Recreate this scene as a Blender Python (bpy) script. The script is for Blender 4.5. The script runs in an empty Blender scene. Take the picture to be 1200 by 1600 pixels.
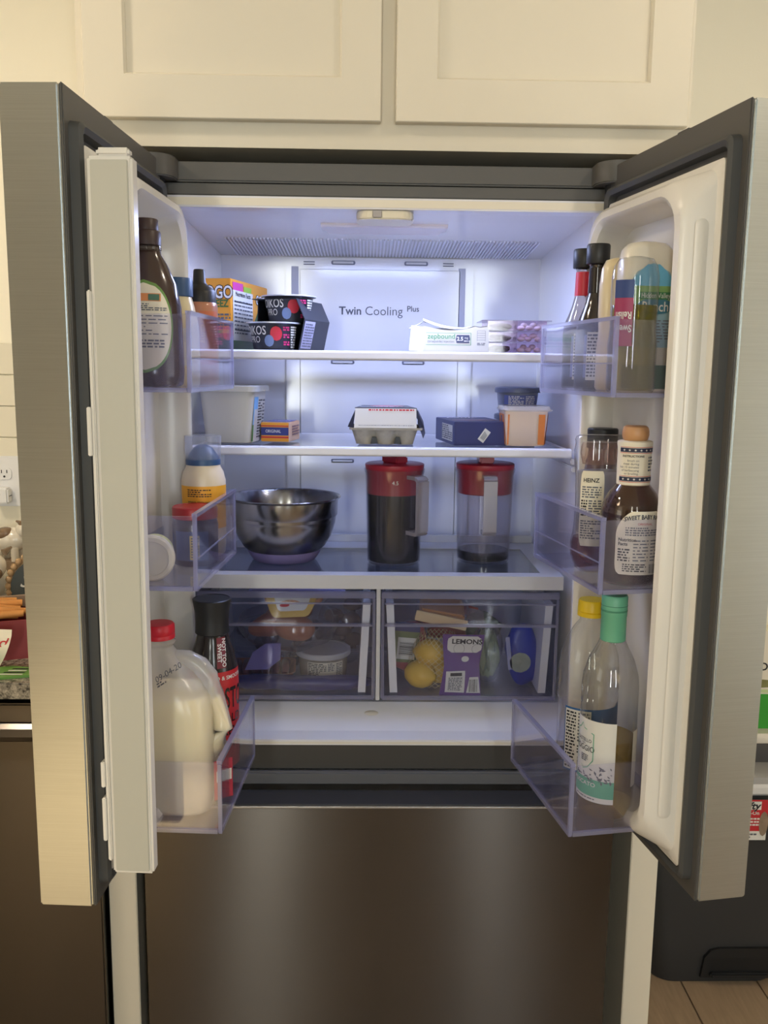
import bpy, bmesh, math, random
from mathutils import Vector, Matrix, noise
PI = math.pi
R = random.Random(7)
S = bpy.context.scene
COL = S.collection

# ------------------------------------------------------------------ camera, world, lights, exposure
cam = bpy.data.objects.new('camera', bpy.data.cameras.new('camera'))
COL.objects.link(cam)
S.camera = cam
YAW, PIT, ROL, FPX = .0204, .1574, .0118, 1402.9
fw = Vector((math.sin(YAW)*math.cos(PIT), math.cos(YAW)*math.cos(PIT), -math.sin(PIT)))
rt = Vector((math.cos(YAW), -math.sin(YAW), 0)); up = rt.cross(fw)
rt, up = math.cos(ROL)*rt + math.sin(ROL)*up, -math.sin(ROL)*rt + math.cos(ROL)*up
cam.matrix_world = Matrix(((rt.x, up.x, -fw.x, -.0283), (rt.y, up.y, -fw.y, -1.5381), (rt.z, up.z, -fw.z, 1.4096), (0, 0, 0, 1)))
cam.data.sensor_fit = 'HORIZONTAL'
cam.data.sensor_width = 36
cam.data.lens = 36*FPX/1200
cam.data.clip_start = .02

world = bpy.data.worlds.new('sky'); S.world = world
world.use_nodes = True
world.node_tree.nodes['Background'].inputs[0].default_value = (.86, .93, 1, 1)
world.node_tree.nodes['Background'].inputs[1].default_value = 1.0

def area(name, loc, rot, sx, sy, watts, col):
    l = bpy.data.lights.new(name, 'AREA'); l.shape = 'RECTANGLE'; l.size = sx; l.size_y = sy
    l.energy = watts; l.color = col
    o = bpy.data.objects.new(name, l); COL.objects.link(o); o.location = loc; o.rotation_euler = rot
    return o
# warm daylight through the rear windows, cool light of the refrigerator's own lamp
area('window_and_fill_light', (-.58, -3.80, 1.45), (PI/2, 0, 0), .20, 1.5, 25, (.97, 1, .92))
area('window_and_fill_light', (.70, -3.80, 1.45), (PI/2, 0, 0), .18, 1.5, 17, (.90, .98, 1))
area('window_and_fill_light', (-2.58, -1.8, 1.45), (PI/2, 0, -PI/2), 1.1, .9, 6, (1, .90, .70))
area('window_and_fill_light', (2.17, -1.35, 1.2), (PI/2, 0, PI/2), 1.0, 1.8, 8, (1, .95, .86))  # added fill from the right, brightens the inside of the left door
sun = bpy.data.lights.new('sun', 'SUN'); sun.energy = 70; sun.angle = math.radians(1.5); sun.color = (1, .96, .70)
so = bpy.data.objects.new('sun', sun); COL.objects.link(so)
so.rotation_euler = Vector((1.35, -.25, -1.25)).to_track_quat('-Z', 'Y').to_euler()
# two warm recessed ceiling lamps (their fixtures are built with the room)
LAMPS = ((-1.25, -.50, 13.5), (.95, -.66, 6.5))
for lx_, ly_, lw_ in LAMPS: area('ceiling_lamp_light', (lx_, ly_, 2.478), (0, 0, 0), .16, .16, lw_, (1, .86, .68))
area('refrigerator_lamp_light', (0, .048, 1.651), (0, 0, 0), .30, .14, 4.1, (.47, .57, 1.0))

S.view_settings.view_transform = 'Standard'
S.view_settings.look = 'None'
S.view_settings.gamma = 1
S.view_settings.use_curve_mapping = False
S.view_settings.exposure = -.02
S.cycles.use_denoising = True
S.cycles.transparent_max_bounces = 40
S.cycles.max_bounces = 12
S.cycles.caustics_reflective = False
S.cycles.caustics_refractive = False

# ------------------------------------------------------------------ materials
def lin(c):
    return tuple((v/255/12.92 if v/255 <= .04045 else ((v/255+.055)/1.055)**2.4) for v in c) + (1,)
MC = {}
def node(nt, t, **kw):
    n = nt.nodes.new(t)
    for k, v in kw.items():
        if k in n.inputs: n.inputs[k].default_value = v
        else: setattr(n, k, v)
    return n
def mat(name, rgb, rough=.5, metal=0, var=0, scale=30, bump=0, stretch=(1, 1, 1), spec=.5, sss=0, coat=0, trans=0, emit=None):
    if name in MC: return MC[name]
    m = bpy.data.materials.new(name); m.use_nodes = True; MC[name] = m
    nt = m.node_tree; b = nt.nodes['Principled BSDF']
    c = lin(rgb)
    b.inputs['Base Color'].default_value = c
    b.inputs['Roughness'].default_value = rough
    b.inputs['Metallic'].default_value = metal
    b.inputs['Specular IOR Level'].default_value = spec
    if sss:
        b.inputs['Subsurface Weight'].default_value = sss
        b.inputs['Subsurface Radius'].default_value = (.02, .015, .01)
        b.inputs['Subsurface Scale'].default_value = .5
    if coat: b.inputs['Coat Weight'].default_value = coat
    if emit: b.inputs['Emission Color'].default_value = c; b.inputs['Emission Strength'].default_value = emit
    if var or bump:
        tc = node(nt, 'ShaderNodeTexCoord'); mp = node(nt, 'ShaderNodeMapping'); mp.inputs['Scale'].default_value = stretch
        nt.links.new(tc.outputs['Object'], mp.inputs[0])
        nz = node(nt, 'ShaderNodeTexNoise', Scale=scale, Detail=5.0); nt.links.new(mp.outputs[0], nz.inputs['Vector'])
        if var:
            mx = node(nt, 'ShaderNodeMix', data_type='RGBA')
            mx.inputs[6].default_value = tuple(max(0, v*(1-var)) for v in c[:3]) + (1,)
            mx.inputs[7].default_value = tuple(min(1, v*(1+var)) for v in c[:3]) + (1,)
            nt.links.new(nz.outputs['Fac'], mx.inputs[0]); nt.links.new(mx.outputs[2], b.inputs['Base Color'])
        if bump:
            bp = node(nt, 'ShaderNodeBump', Strength=bump, Distance=.002)
            nt.links.new(nz.outputs['Fac'], bp.inputs['Height']); nt.links.new(bp.outputs[0], b.inputs['Normal'])
    return m
def clear(name, tint, haze=.06, hazecol=(235, 235, 245), rough=.06, refl=1.0, ior=1.45, edge=.5):
    """Thin clear plastic or glass: lets light straight through, mirrors at grazing angles, a little milky."""
    if name in MC: return MC[name]
    m = bpy.data.materials.new(name); m.use_nodes = True; MC[name] = m
    nt = m.node_tree; nt.nodes.remove(nt.nodes['Principled BSDF']); out = nt.nodes['Material Output']
    tr = node(nt, 'ShaderNodeBsdfTransparent'); tr.inputs[0].default_value = lin(tint)
    lw = node(nt, 'ShaderNodeLayerWeight', Blend=.25); pw = node(nt, 'ShaderNodeMath', operation='POWER'); pw.inputs[1].default_value = 2.2
    cm = node(nt, 'ShaderNodeMix', data_type='RGBA'); cm.inputs[6].default_value = lin(tint); cm.inputs[7].default_value = tuple(v*edge for v in lin(tint)[:3]) + (1,)   # a slanting path crosses more of the wall
    nt.links.new(lw.outputs['Facing'], pw.inputs[0]); nt.links.new(pw.outputs[0], cm.inputs[0]); nt.links.new(cm.outputs[2], tr.inputs[0])
    gl = node(nt, 'ShaderNodeBsdfGlossy', Roughness=rough); gl.inputs[0].default_value = (refl, refl, refl, 1)
    df = node(nt, 'ShaderNodeBsdfDiffuse'); df.inputs[0].default_value = lin(hazecol)
    tl = node(nt, 'ShaderNodeBsdfTranslucent'); tl.inputs[0].default_value = lin(hazecol)
    h = node(nt, 'ShaderNodeMixShader'); h.inputs[0].default_value = .5
    nt.links.new(df.outputs[0], h.inputs[1]); nt.links.new(tl.outputs[0], h.inputs[2])
    a = node(nt, 'ShaderNodeMixShader'); a.inputs[0].default_value = haze
    nt.links.new(tr.outputs[0], a.inputs[1]); nt.links.new(h.outputs[0], a.inputs[2])
    fr = node(nt, 'ShaderNodeFresnel'); ge = node(nt, 'ShaderNodeNewGeometry'); mi = node(nt, 'ShaderNodeMix')
    mi.inputs[2].default_value = ior; mi.inputs[3].default_value = 1/ior       # the far side of a thin wall mirrors like its near side
    nt.links.new(ge.outputs['Backfacing'], mi.inputs[0]); nt.links.new(mi.outputs[0], fr.inputs[0])
    f = node(nt, 'ShaderNodeMixShader'); nt.links.new(fr.outputs[0], f.inputs[0])
    nt.links.new(a.outputs[0], f.inputs[1]); nt.links.new(gl.outputs[0], f.inputs[2])
    nt.links.new(f.outputs[0], out.inputs[0])
    return m
def steel(name, rgb, rough, wob=.25, grain=.1, aniso=.75):
    if name in MC: return MC[name]
    m = bpy.data.materials.new(name); m.use_nodes = True; MC[name] = m
    nt = m.node_tree; b = nt.nodes['Principled BSDF']
    b.inputs['Metallic'].default_value = 1; b.inputs['Roughness'].default_value = rough
    b.inputs['Anisotropic'].default_value = aniso
    cx = node(nt, 'ShaderNodeCombineXYZ'); cx.inputs[2].default_value = 1
    nt.links.new(cx.outputs[0], b.inputs['Tangent'])
    tc = node(nt, 'ShaderNodeTexCoord')
    mp = node(nt, 'ShaderNodeMapping'); mp.inputs['Scale'].default_value = (6, 6, 900); nt.links.new(tc.outputs['Object'], mp.inputs[0])
    n1 = node(nt, 'ShaderNodeTexNoise', Scale=1.5, Detail=3.0); nt.links.new(mp.outputs[0], n1.inputs['Vector'])
    n2 = node(nt, 'ShaderNodeTexNoise', Scale=3.0, Detail=1.0); nt.links.new(tc.outputs['Object'], n2.inputs['Vector'])
    c = lin(rgb)
    mx = node(nt, 'ShaderNodeMix', data_type='RGBA')
    mx.inputs[6].default_value = tuple(v*(1-grain) for v in c[:3]) + (1,); mx.inputs[7].default_value = tuple(min(1, v*(1+grain)) for v in c[:3]) + (1,)
    nt.links.new(n1.outputs['Fac'], mx.inputs[0]); nt.links.new(mx.outputs[2], b.inputs['Base Color'])
    b1 = node(nt, 'ShaderNodeBump', Strength=wob, Distance=.01); nt.links.new(n2.outputs['Fac'], b1.inputs['Height'])
    nt.links.new(b1.outputs[0], b.inputs['Normal'])
    return m

STEEL = steel('brushed_steel_dim', (100, 95, 90), .26, .10, .1, 1.0)  # same steel as the door edges, dark reflections put into its colour
STEEL_LIT = steel('brushed_steel_lit_edge', (192, 196, 196), .30, .10, .12, .8)  # same steel as the drawer, brighter room reflection put into its colour
BOWLST = steel('bowl_steel', (165, 163, 160), .22, .02, .05, .7)
PAINT = mat('cabinet_paint', (222, 214, 196), .45, bump=.03, scale=300)
WALLM = mat('wall_paint', (250, 244, 226), .7, bump=.08, scale=220)
CASE = mat('case_grey', (82, 80, 77), .42, bump=.02, scale=400)
CASED = mat('case_dark', (60, 58, 56), .5)
BLACK = mat('black_plastic', (24, 25, 27), .45)
GASK = mat('gasket_grey', (66, 67, 67), .6)
LINER = mat('liner_white', (226, 226, 232), .14, spec=.6)
DLINER = mat('door_liner_white', (224, 220, 212), .25, spec=.6)
MULL = mat('mullion_face', (186, 184, 172), .45)
WHITE = mat('white_plastic', (232, 232, 234), .35)
TRIMW = mat('shelf_trim', (225, 225, 232), .3)
GREYW = mat('frame_greywhite', (196, 196, 202), .35)
BIN = clear('bin_plastic', (249, 249, 254), .05, (205, 205, 240), .05)
BINE = clear('bin_edge', (236, 236, 246), .36, (206, 206, 234), .08)
CRISP = clear('crisper_plastic', (248, 249, 253), .05, (165, 170, 215), .08)
GLASS = clear('shelf_glass', (246, 248, 252), .015, (200, 205, 225), .02, 1, 1.45, .8)
GLASSD = clear('shelf_glass_greyed', (228, 231, 236), .06, (120, 124, 134), .04)  # grey look over the dark crispers put into the glass tint
PET = clear('clear_bottle', (249, 249, 249), .025, (225, 225, 230), .04, 1, 1.5, .35)
GLB = clear('clear_glass_bottle', (246, 246, 243), .015, (220, 220, 215), .02, 1, 1.55, .3)
BAGC = clear('clear_bag', (246, 246, 248), .08, (210, 210, 225), .12)
INK = mat('print_black', (28, 28, 32), .6)
INKG = mat('print_grey', (96, 98, 106), .6)
PAPER = mat('label_paper', (218, 216, 209), .55)
PAPERC = mat('label_cream', (226, 218, 196), .55)
REDP = mat('print_red', (196, 40, 48), .5)
CARD = mat('cardboard_inside', (150, 128, 108), .8)

# ------------------------------------------------------------------ mesh helpers
class M:
    def __init__(s): s.v = []; s.f = []; s.m = []
    def quad(s, a, b, c, d, mi=0):
        i = len(s.v); s.v += [tuple(a), tuple(b), tuple(c), tuple(d)]; s.f.append((i, i+1, i+2, i+3)); s.m.append(mi); return s
    def poly(s, pts, mi=0):
        i = len(s.v); s.v += [tuple(p) for p in pts]; s.f.append(tuple(range(i, i+len(pts)))); s.m.append(mi); return s
    def box(s, x0, x1, y0, y1, z0, z1, mi=0, tf=None):
        p = [(x, y, z) for z in (z0, z1) for y in (y0, y1) for x in (x0, x1)]
        if tf: p = [tf(*q) for q in p]
        i = len(s.v); s.v += p
        for f in ((0, 2, 3, 1), (4, 5, 7, 6), (0, 1, 5, 4), (2, 6, 7, 3), (0, 4, 6, 2), (1, 3, 7, 5)):
            s.f.append(tuple(i+k for k in f)); s.m.append(mi)
        return s
    def rings(s, rs, c0=True, c1=True, mi=0, closed=True):
        n = len(rs[0]); i = len(s.v)
        for r in rs: s.v += [tuple(p) for p in r]
        for k in range(len(rs)-1):
            for j in range(n if closed else n-1):
                a = i+k*n+j; b = i+k*n+(j+1) % n
                s.f.append((a, b, b+n, a+n)); s.m.append(mi)
        if c0: s.f.append(tuple(i+j for j in range(n))[::-1]); s.m.append(mi)
        if c1: s.f.append(tuple(i+(len(rs)-1)*n+j for j in range(n))); s.m.append(mi)
        return s
    def lathe(s, prof, n=40, sx=1, sy=1, p=2, c0=True, c1=True, mi=0, at=(0, 0, 0)):
        """prof: (radius, z[, dx]) rows; cross-section a superellipse sx:sy"""
        rs = []
        for q in prof:
            r, z = q[0], q[1]; dx = q[2] if len(q) > 2 else 0
            rs.append([(at[0]+dx+r*sx*sgnpow(math.cos(2*PI*j/n), 2/p), at[1]+r*sy*sgnpow(math.sin(2*PI*j/n), 2/p), at[2]+z) for j in range(n)])
        return s.rings(rs, c0, c1, mi)
    def tube(s, pts, r, n=10, mi=0):
        rs = []; pts = [Vector(p) for p in pts]; rr = r if isinstance(r, (list, tuple)) else [r]*len(pts)
        for k, p in enumerate(pts):
            d = (pts[min(k+1, len(pts)-1)]-pts[max(k-1, 0)]).normalized()
            a = d.orthogonal() if abs(d.z) > .9 else d.cross(Vector((0, 0, 1)))
            a.normalize(); b = d.cross(a)
            rs.append([p+rr[k]*(math.cos(2*PI*j/n)*a+math.sin(2*PI*j/n)*b) for j in range(n)])
        return s.rings(rs, True, True, mi)
    def build(s, name, mats, parent=None, loc=(0, 0, 0), rz=0, smooth=35, bevel=0, seg=2):
        me = bpy.data.meshes.new(name)
        me.from_pydata(s.v, [], s.f)
        if not isinstance(mats, (list, tuple)): mats = [mats]
        for m in mats: me.materials.append(m)
        for p, mi in zip(me.polygons, s.m): p.material_index = mi
        bm = bmesh.new(); bm.from_mesh(me)
        bmesh.ops.remove_doubles(bm, verts=bm.verts, dist=1e-5)
        if bevel: bmesh.ops.bevel(bm, geom=[e for e in bm.edges if e.is_manifold and e.calc_face_angle(0) > .5], offset=bevel, segments=seg, affect='EDGES', clamp_overlap=True)
        bmesh.ops.recalc_face_normals(bm, faces=bm.faces)
        bm.to_mesh(me); bm.free()
        if smooth:
            for p in me.polygons: p.use_smooth = True
            me.set_sharp_from_angle(angle=math.radians(smooth))
        return link(name, me, parent, loc, rz)
def link(name, me, parent=None, loc=(0, 0, 0), rz=0):
    o = bpy.data.objects.new(name, me); COL.objects.link(o)
    o.location = loc; o.rotation_euler = (0, 0, rz)
    if parent is not None: o.parent = parent
    return o
def sgnpow(v, e): return math.copysign(abs(v)**e, v)
def thing(name, label, cat, loc=(0, 0, 0), rz=0, group=None, rot=None):
    o = bpy.data.objects.new(name, None); COL.objects.link(o); o.empty_display_size = .05
    o.location = loc; o.rotation_euler = rot or (0, 0, rz)
    return tag(o, label, cat, group)
def tag(o, label, cat, group=None):
    o['label'] = label; o['category'] = cat
    if group: o['group'] = group
    return o
def struct(o): o['kind'] = 'structure'; return o
def part(name, parent):
    o = bpy.data.objects.new(name, None); COL.objects.link(o); o.empty_display_size = .05
    o.parent = parent; return o
def rrect(x0, x1, y0, y1, r, n=6):
    pts = []
    for cx, cy, a0 in ((x1-r, y1-r, 0), (x0+r, y1-r, 90), (x0+r, y0+r, 180), (x1-r, y0+r, 270)):
        for k in range(n+1):
            a = math.radians(a0+90*k/n); pts.append((cx+r*math.cos(a), cy+r*math.sin(a)))
    return pts

# decals: 2D layouts (s right, t up) laid on a surface by a mapping (s, t, lift) -> point
def flat(o, ux, uy):
    o, ux, uy = Vector(o), Vector(ux).normalized(), Vector(uy).normalized(); n = ux.cross(uy)
    return lambda s, t, e: o+ux*s+uy*t+n*e
def wrap(rf, a0=-PI/2, sx=1, sy=1, p=2, cx=lambda z: 0):
    """on a turned body: rf(z) its radius; s is arc length at the front"""
    def f(s, t, e):
        r = rf(t); a = a0+s/max(r*sx, .005)
        return Vector((cx(t)+(r*sx+e)*sgnpow(math.cos(a), 2/p), (r*sy+e)*sgnpow(math.sin(a), 2/p), t))
    return f
def prof_r(prof):
    P = sorted((q[1], q[0]) for q in prof)
    def f(z):
        for (z0, r0), (z1, r1) in zip(P, P[1:]):
            if z0 <= z <= z1: return r0+(r1-r0)*(z-z0)/max(z1-z0, 1e-6)
        return P[0][1] if z < P[0][0] else P[-1][1]
    return f
def patch(name, mp, w0, w1, t0, t1, m, parent, e=.0006, rows=14, cols=16, shape=None):
    """a label between s = w0..w1 and t0..t1; shape(k) in 0..1 trims its width (k from bottom to top)"""
    b = M(); c = (w0+w1)/2; h = (w1-w0)/2; rs = []
    for i in range(rows+1):
        k = i/rows; f = shape(k) if shape else 1
        rs.append([mp(c+h*f*(2*j/cols-1), t0+(t1-t0)*k, e) for j in range(cols+1)])
    b.rings(rs, False, False, 0, False)
    return b.build(name, m, parent)
def oval(k): return max(.02, math.sqrt(max(0, 1-(2*k-1)**2)))
def rounded(c):
    def f(k):
        d = min(k, 1-k)
        return 1 if d >= c else 1-c*.9*(1-math.sqrt(max(0, 1-((c-d)/c)**2)))
    return f
def arch(k): return 1 if k < .55 else max(.05, math.sqrt(max(0, 1-((k-.55)/.45)**2)))
def fineprint(name, mp, s0, s1, t0, t1, rows, m, parent, e=.001, fill=.55, seed=0, word=.004, gap=.5):
    q = random.Random(seed+rows*7+int(s1*1e4)); b = M(); h = (t1-t0)/rows
    for i in range(rows):
        t = t1-(i+1)*h+h*(1-fill)/2; s = s0; end = s1 if q.random() < .8 else s0+(s1-s0)*q.uniform(.5, .9)
        while s < end:
            w = min(end-s, q.uniform(.4, 1.7)*word)
            if w > .0005: b.quad(mp(s, t, e), mp(s+w, t, e), mp(s+w, t+h*fill, e), mp(s, t+h*fill, e))
            s += w+word*gap*q.uniform(.4, 1)
    return b.build(name, m, parent, smooth=0)
def bars(name, mp, s0, s1, t0, t1, m, parent, n=18, e=.001, seed=1, horiz=False):
    q = random.Random(seed); b = M(); w = ((t1-t0) if horiz else (s1-s0))/n
    for i in range(n):
        f = q.choice((.3, .5, .75))
        if horiz: b.quad(mp(s0, t0+i*w, e), mp(s1, t0+i*w, e), mp(s1, t0+(i+f)*w, e), mp(s0, t0+(i+f)*w, e))
        else: b.quad(mp(s0+i*w, t0, e), mp(s0+(i+f)*w, t0, e), mp(s0+(i+f)*w, t1, e), mp(s0+i*w, t1, e))
    return b.build(name, m, parent, smooth=0)
def text(name, txt, size, s, t, mp, m, parent, e=.0012, bold=0, align='CENTER', rot=0, squash=1, shear=0, arc=0):
    cu = bpy.data.curves.new(name, 'FONT'); cu.body = txt; cu.size = 1; cu.align_x = align; cu.align_y = 'CENTER'
    cu.offset = bold; cu.resolution_u = 3; cu.shear = shear
    to = bpy.data.objects.new(name, cu); COL.objects.link(to)
    me = bpy.data.meshes.new_from_object(to.evaluated_get(bpy.context.evaluated_depsgraph_get()))
    bpy.data.objects.remove(to); bpy.data.curves.remove(cu)
    c, n = math.cos(rot), math.sin(rot)
    for v in me.vertices:
        x, y = v.co.x*size*squash, v.co.y*size
        if arc: y += -arc*x*x
        v.co = mp(s+x*c-y*n, t+x*n+y*c, e)
    me.materials.clear(); me.materials.append(m); me.name = name
    return link(name, me, parent)
def blob(name, m, parent, rx, ry, rz, at=(0, 0, 0), amp=.12, freq=18, seed=0, n=20, rot=0, p=2):
    b = M(); rs = []
    for i in range(1, n):
        th = PI*i/n; ring = []
        for j in range(n*2):
            ph = PI*j/n
            d = Vector((sgnpow(math.sin(th), 2/p)*sgnpow(math.cos(ph), 2/p), sgnpow(math.sin(th), 2/p)*sgnpow(math.sin(ph), 2/p), -sgnpow(math.cos(th), 2/p)))
            q = Vector((d.x*rx, d.y*ry, d.z*rz)); k = 1+amp*noise.noise(q*freq+Vector((seed*3.1, seed, 0)))
            q = q*k; c, s = math.cos(rot), math.sin(rot)
            ring.append((at[0]+q.x*c-q.z*s, at[1]+q.y, at[2]+q.x*s+q.z*c))
        rs.append(ring)
    return b.rings(rs).build(name, m, parent, smooth=80)

# ------------------------------------------------------------------ the room
XL, XR, YB, YR, ZC = -2.6, 2.2, .66, -3.85, 2.5
def wood(name, rgb):
    m = mat(name, rgb, .45, var=.28, scale=9, bump=.08, stretch=(14, 1.2, 14)); return m
WOODS = [wood('oak_plank_a', (146, 124, 100)), wood('oak_plank_b', (136, 114, 92)), wood('oak_plank_c', (154, 132, 108))]
fl = struct(M().box(XL, XR, YR, YB, -.05, -.008).build('floor', WOODS[1], smooth=0))
pb = M().box(.0015, .1785, .0015, 1.1985, -.008, 0)
pmesh = pb.build('plank', WOODS[0], fl, bevel=.001, seg=1).data
bpy.data.objects.remove(bpy.data.objects['plank'])
pmeshes = [pmesh]
for w in WOODS[1:]:
    c = pmesh.copy(); c.materials[0] = w; pmeshes.append(c)
i = 0
for cx in range(-10, 11):
    off = R.uniform(0, 1.2)
    for k in range(-2, 3):
        y0 = -1.6+k*1.2-off
        if y0 > YB-.02 or y0 < YR: continue
        o = link('plank', pmeshes[i % 3], fl, (cx*.18, y0, 0)); i += 1
        if y0+1.2 > YB: o.scale.y = (YB-y0)/1.2
struct(M().box(XL, XR, YR, YB, ZC, ZC+.05).build('ceiling', mat('ceiling_paint', (232, 226, 212), .8)))
struct(M().box(XL, XR, YB, YB+.1, 0, ZC).build('wall_back', WALLM))
struct(M().box(XR, XR+.1, YR, -1.9, 0, ZC).box(XR, XR+.1, -.8, YB+.1, 0, ZC).box(XR, XR+.1, -1.9, -.8, 0, .25).box(XR, XR+.1, -1.9, -.8, 2.15, ZC).build('wall_right', WALLM, smooth=0))
wl = M().box(XL-.1, XL, YR, -2.4, 0, ZC).box(XL-.1, XL, -1.2, YB+.1, 0, ZC).box(XL-.1, XL, -2.4, -1.2, 0, 1.0).box(XL-.1, XL, -2.4, -1.2, 1.9, ZC)
struct(wl.build('wall_left', WALLM, smooth=0))
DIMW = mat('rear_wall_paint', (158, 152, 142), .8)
wr = M()
for a, b_ in ((XL, -.71), (-.45, .58), (.82, XR)): wr.box(a, b_, YR-.1, YR, 0, ZC)
for a, b_ in ((-.71, -.45), (.58, .82)): wr.box(a, b_, YR-.1, YR, 0, .65).box(a, b_, YR-.1, YR, 2.25, ZC)
struct(wr.build('wall_rear', DIMW, smooth=0))
PANE = clear('window_pane', (245, 248, 250), .0, (255, 255, 255), .01)
def window(name, a, b, z0, z1, ax, X=None):
    f = M(); X = XL if X is None else X
    def bx(u0, u1, w0, w1):
        if ax == 'x': f.box(X-.07, X-.03, u0, u1, w0, w1)
        else: f.box(u0, u1, YR-.07, YR-.03, w0, w1)
    for u in (a, b-.04, (a+b)/2-.02): bx(u, u+.04, z0, z1)
    for w in (z0, z1-.04): bx(a, b, w, w+.04)
    o = struct(f.build(name, WHITE, smooth=0))
    for u0, u1 in ((a+.04, (a+b)/2-.02), ((a+b)/2+.02, b-.04)):
        p = M()
        if ax == 'x': p.box(X-.052, X-.048, u0, u1, z0+.04, z1-.04)
        else: p.box(u0, u1, YR-.052, YR-.048, z0+.04, z1-.04)
        p.build('pane', PANE, o, smooth=0)
window('window_1', -2.4, -1.2, 1.0, 1.9, 'x'); window('added_window', -1.9, -.8, .25, 2.15, 'x', XR+.10); window('window_2', -.71, -.45, .65, 2.25, 'y'); window('window_3', .58, .82, .65, 2.25, 'y')  # the right wall's window is added for fill light
bb = struct(M().box(.52, XR, YB-.015, YB, 0, .09).build('baseboard_back', PAINT, bevel=.002))

# ------------------------------------------------------------------ cabinetry round the refrigerator
for x0, x1, lab in ((-.497, -.446, 'cream painted end panel between the dishwasher and the refrigerator'), (.469, .521, 'cream painted end panel between the refrigerator and the black bin')):
    tag(M().box(x0, x1, .0, YB, 0, 1.772).build('end_panel', PAINT, bevel=.0015), lab, 'panel', 'panels flanking the refrigerator')
cab = thing('wall_cabinet', 'cream shaker wall cabinet with two doors above the refrigerator', 'cabinet', (0, .05, 1.7745))
b = M(); b.box(-.512, .512, .0, .6, 0, .018).box(-.512, -.494, 0, .6, .018, .7).box(.494, .512, 0, .6, .018, .7).box(-.494, .494, .58, .6, .018, .7).box(-.494, .494, 0, .58, .68, .7)
b.build('carcass', PAINT, cab, smooth=0)
f = M().box(-.494, .494, 0, .02, .018, .06).box(-.494, .494, 0, .02, .64, .68).box(-.02, .02, 0, .02, .06, .64).box(-.494, -.46, 0, .02, .06, .64).box(.46, .494, 0, .02, .06, .64)
f.build('face_frame', PAINT, cab, smooth=0)
for x0, x1, p0, p1 in ((-.497, -.0095, -.43, -.0746), (.0155, .502, .083, .436)):
    def rc(i, y): return [(x0+i, y, .0405+i), (x1-i, y, .0405+i), (x1-i, y, .67-i), (x0+i, y, .67-i)]
    def ri(i, y): return [(p0+i, y, .1085+i), (p1-i, y, .1085+i), (p1-i, y, .60-i), (p0+i, y, .60-i)]
    d = M().rings([ri(.003, -.001), rc(0, -.001), rc(0, -.0175), rc(.0015, -.019), ri(-.0005, -.019), ri(.003, -.0135), ri(.003, -.001)], False, False)
    dd = d.build('door', PAINT, cab, smooth=0)
    M().box(p0-.004, p1+.004, -.010, -.004, .105, .604).build('door_panel', PAINT, dd, smooth=0)

# ------------------------------------------------------------------ refrigerator
fr = thing('refrigerator', 'open french door refrigerator with brushed steel freezer drawer below', 'refrigerator', (0, 0, 0))
W2 = .4085
b = M().box(-W2, -.372, .004, .62, .05, 1.706).box(.372, W2, .004, .62, .05, 1.706).box(-.372, .372, .004, .62, 1.69, 1.706).box(-.372, .372, .60, .62, .05, 1.69).box(-.372, .372, .004, .60, .05, .09)
b.build('case', CASE, fr, smooth=0)
M().box(-W2, W2, -.004, .03, 1.687, 1.7065).build('top_rail', CASE, fr, bevel=.002)
M().box(-.345, .345, -.006, .10, 1.708, 1.7395).build('top_cover', CASE, fr, bevel=.003)
for s in (-1, 1):
    pts = [(s*W2*1.0, .06), (s*W2, -.055), (s*.372, -.055)] + [(s*(.372-.034*math.sin(a)), -.021-.034*math.cos(a)) for a in [PI/2*k/6 for k in range(7)]] + [(s*.338, .06)]
    b = M().rings([[(x, y, 1.7085) for x, y in pts], [(x, y, 1.7425) for x, y in pts]])
    b.build('hinge_cover', CASE, fr, bevel=.002)
    M().lathe([(.016, 1.690), (.016, 1.7085)], 20, at=(s*.372, -.022, 0)).build('hinge_pin', BLACK, fr)
# inner liner: thin shell walls
LY = .42
b = M()
def shell(a, b_, c, d): b.quad(a, b_, c, d)
lx0, lx1 = .352, .338
b.rings([[(-lx0, -.004, 1.6870), (lx0, -.004, 1.687), (lx0, -.004, .740), (-lx0, -.004, .740)],
         [(-lx0, -.004, 1.6690), (lx0, -.004, 1.669), (lx0, -.004, .7500), (-lx0, -.004, .7500)],
         [(-lx0+.004, .02, 1.667), (lx0-.004, .02, 1.667), (lx0-.004, .02, .757), (-lx0+.004, .02, .757)],
         [(-.346, .08, 1.664), (.346, .08, 1.664), (.346, .08, .790), (-.346, .08, .790)],
         [(-lx1, LY, 1.644), (lx1, LY, 1.644), (lx1, LY, .790), (-lx1, LY, .790)]], False, True)
b.box(-.372, -.352, -.004, .01, .74, 1.687).box(.352, .372, -.004, .01, .74, 1.687)
b.build('liner', LINER, fr, smooth=0)
M().box(-.372, .372, -.0045, .02, 1.669, 1.687).build('liner_lip', mat('lip_cream', (228, 221, 204), .35), fr, bevel=.003)
M().box(-.372, .372, -.0045, .004, .740, .7485).build('sill_lip', DLINER, fr, bevel=.002)
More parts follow.
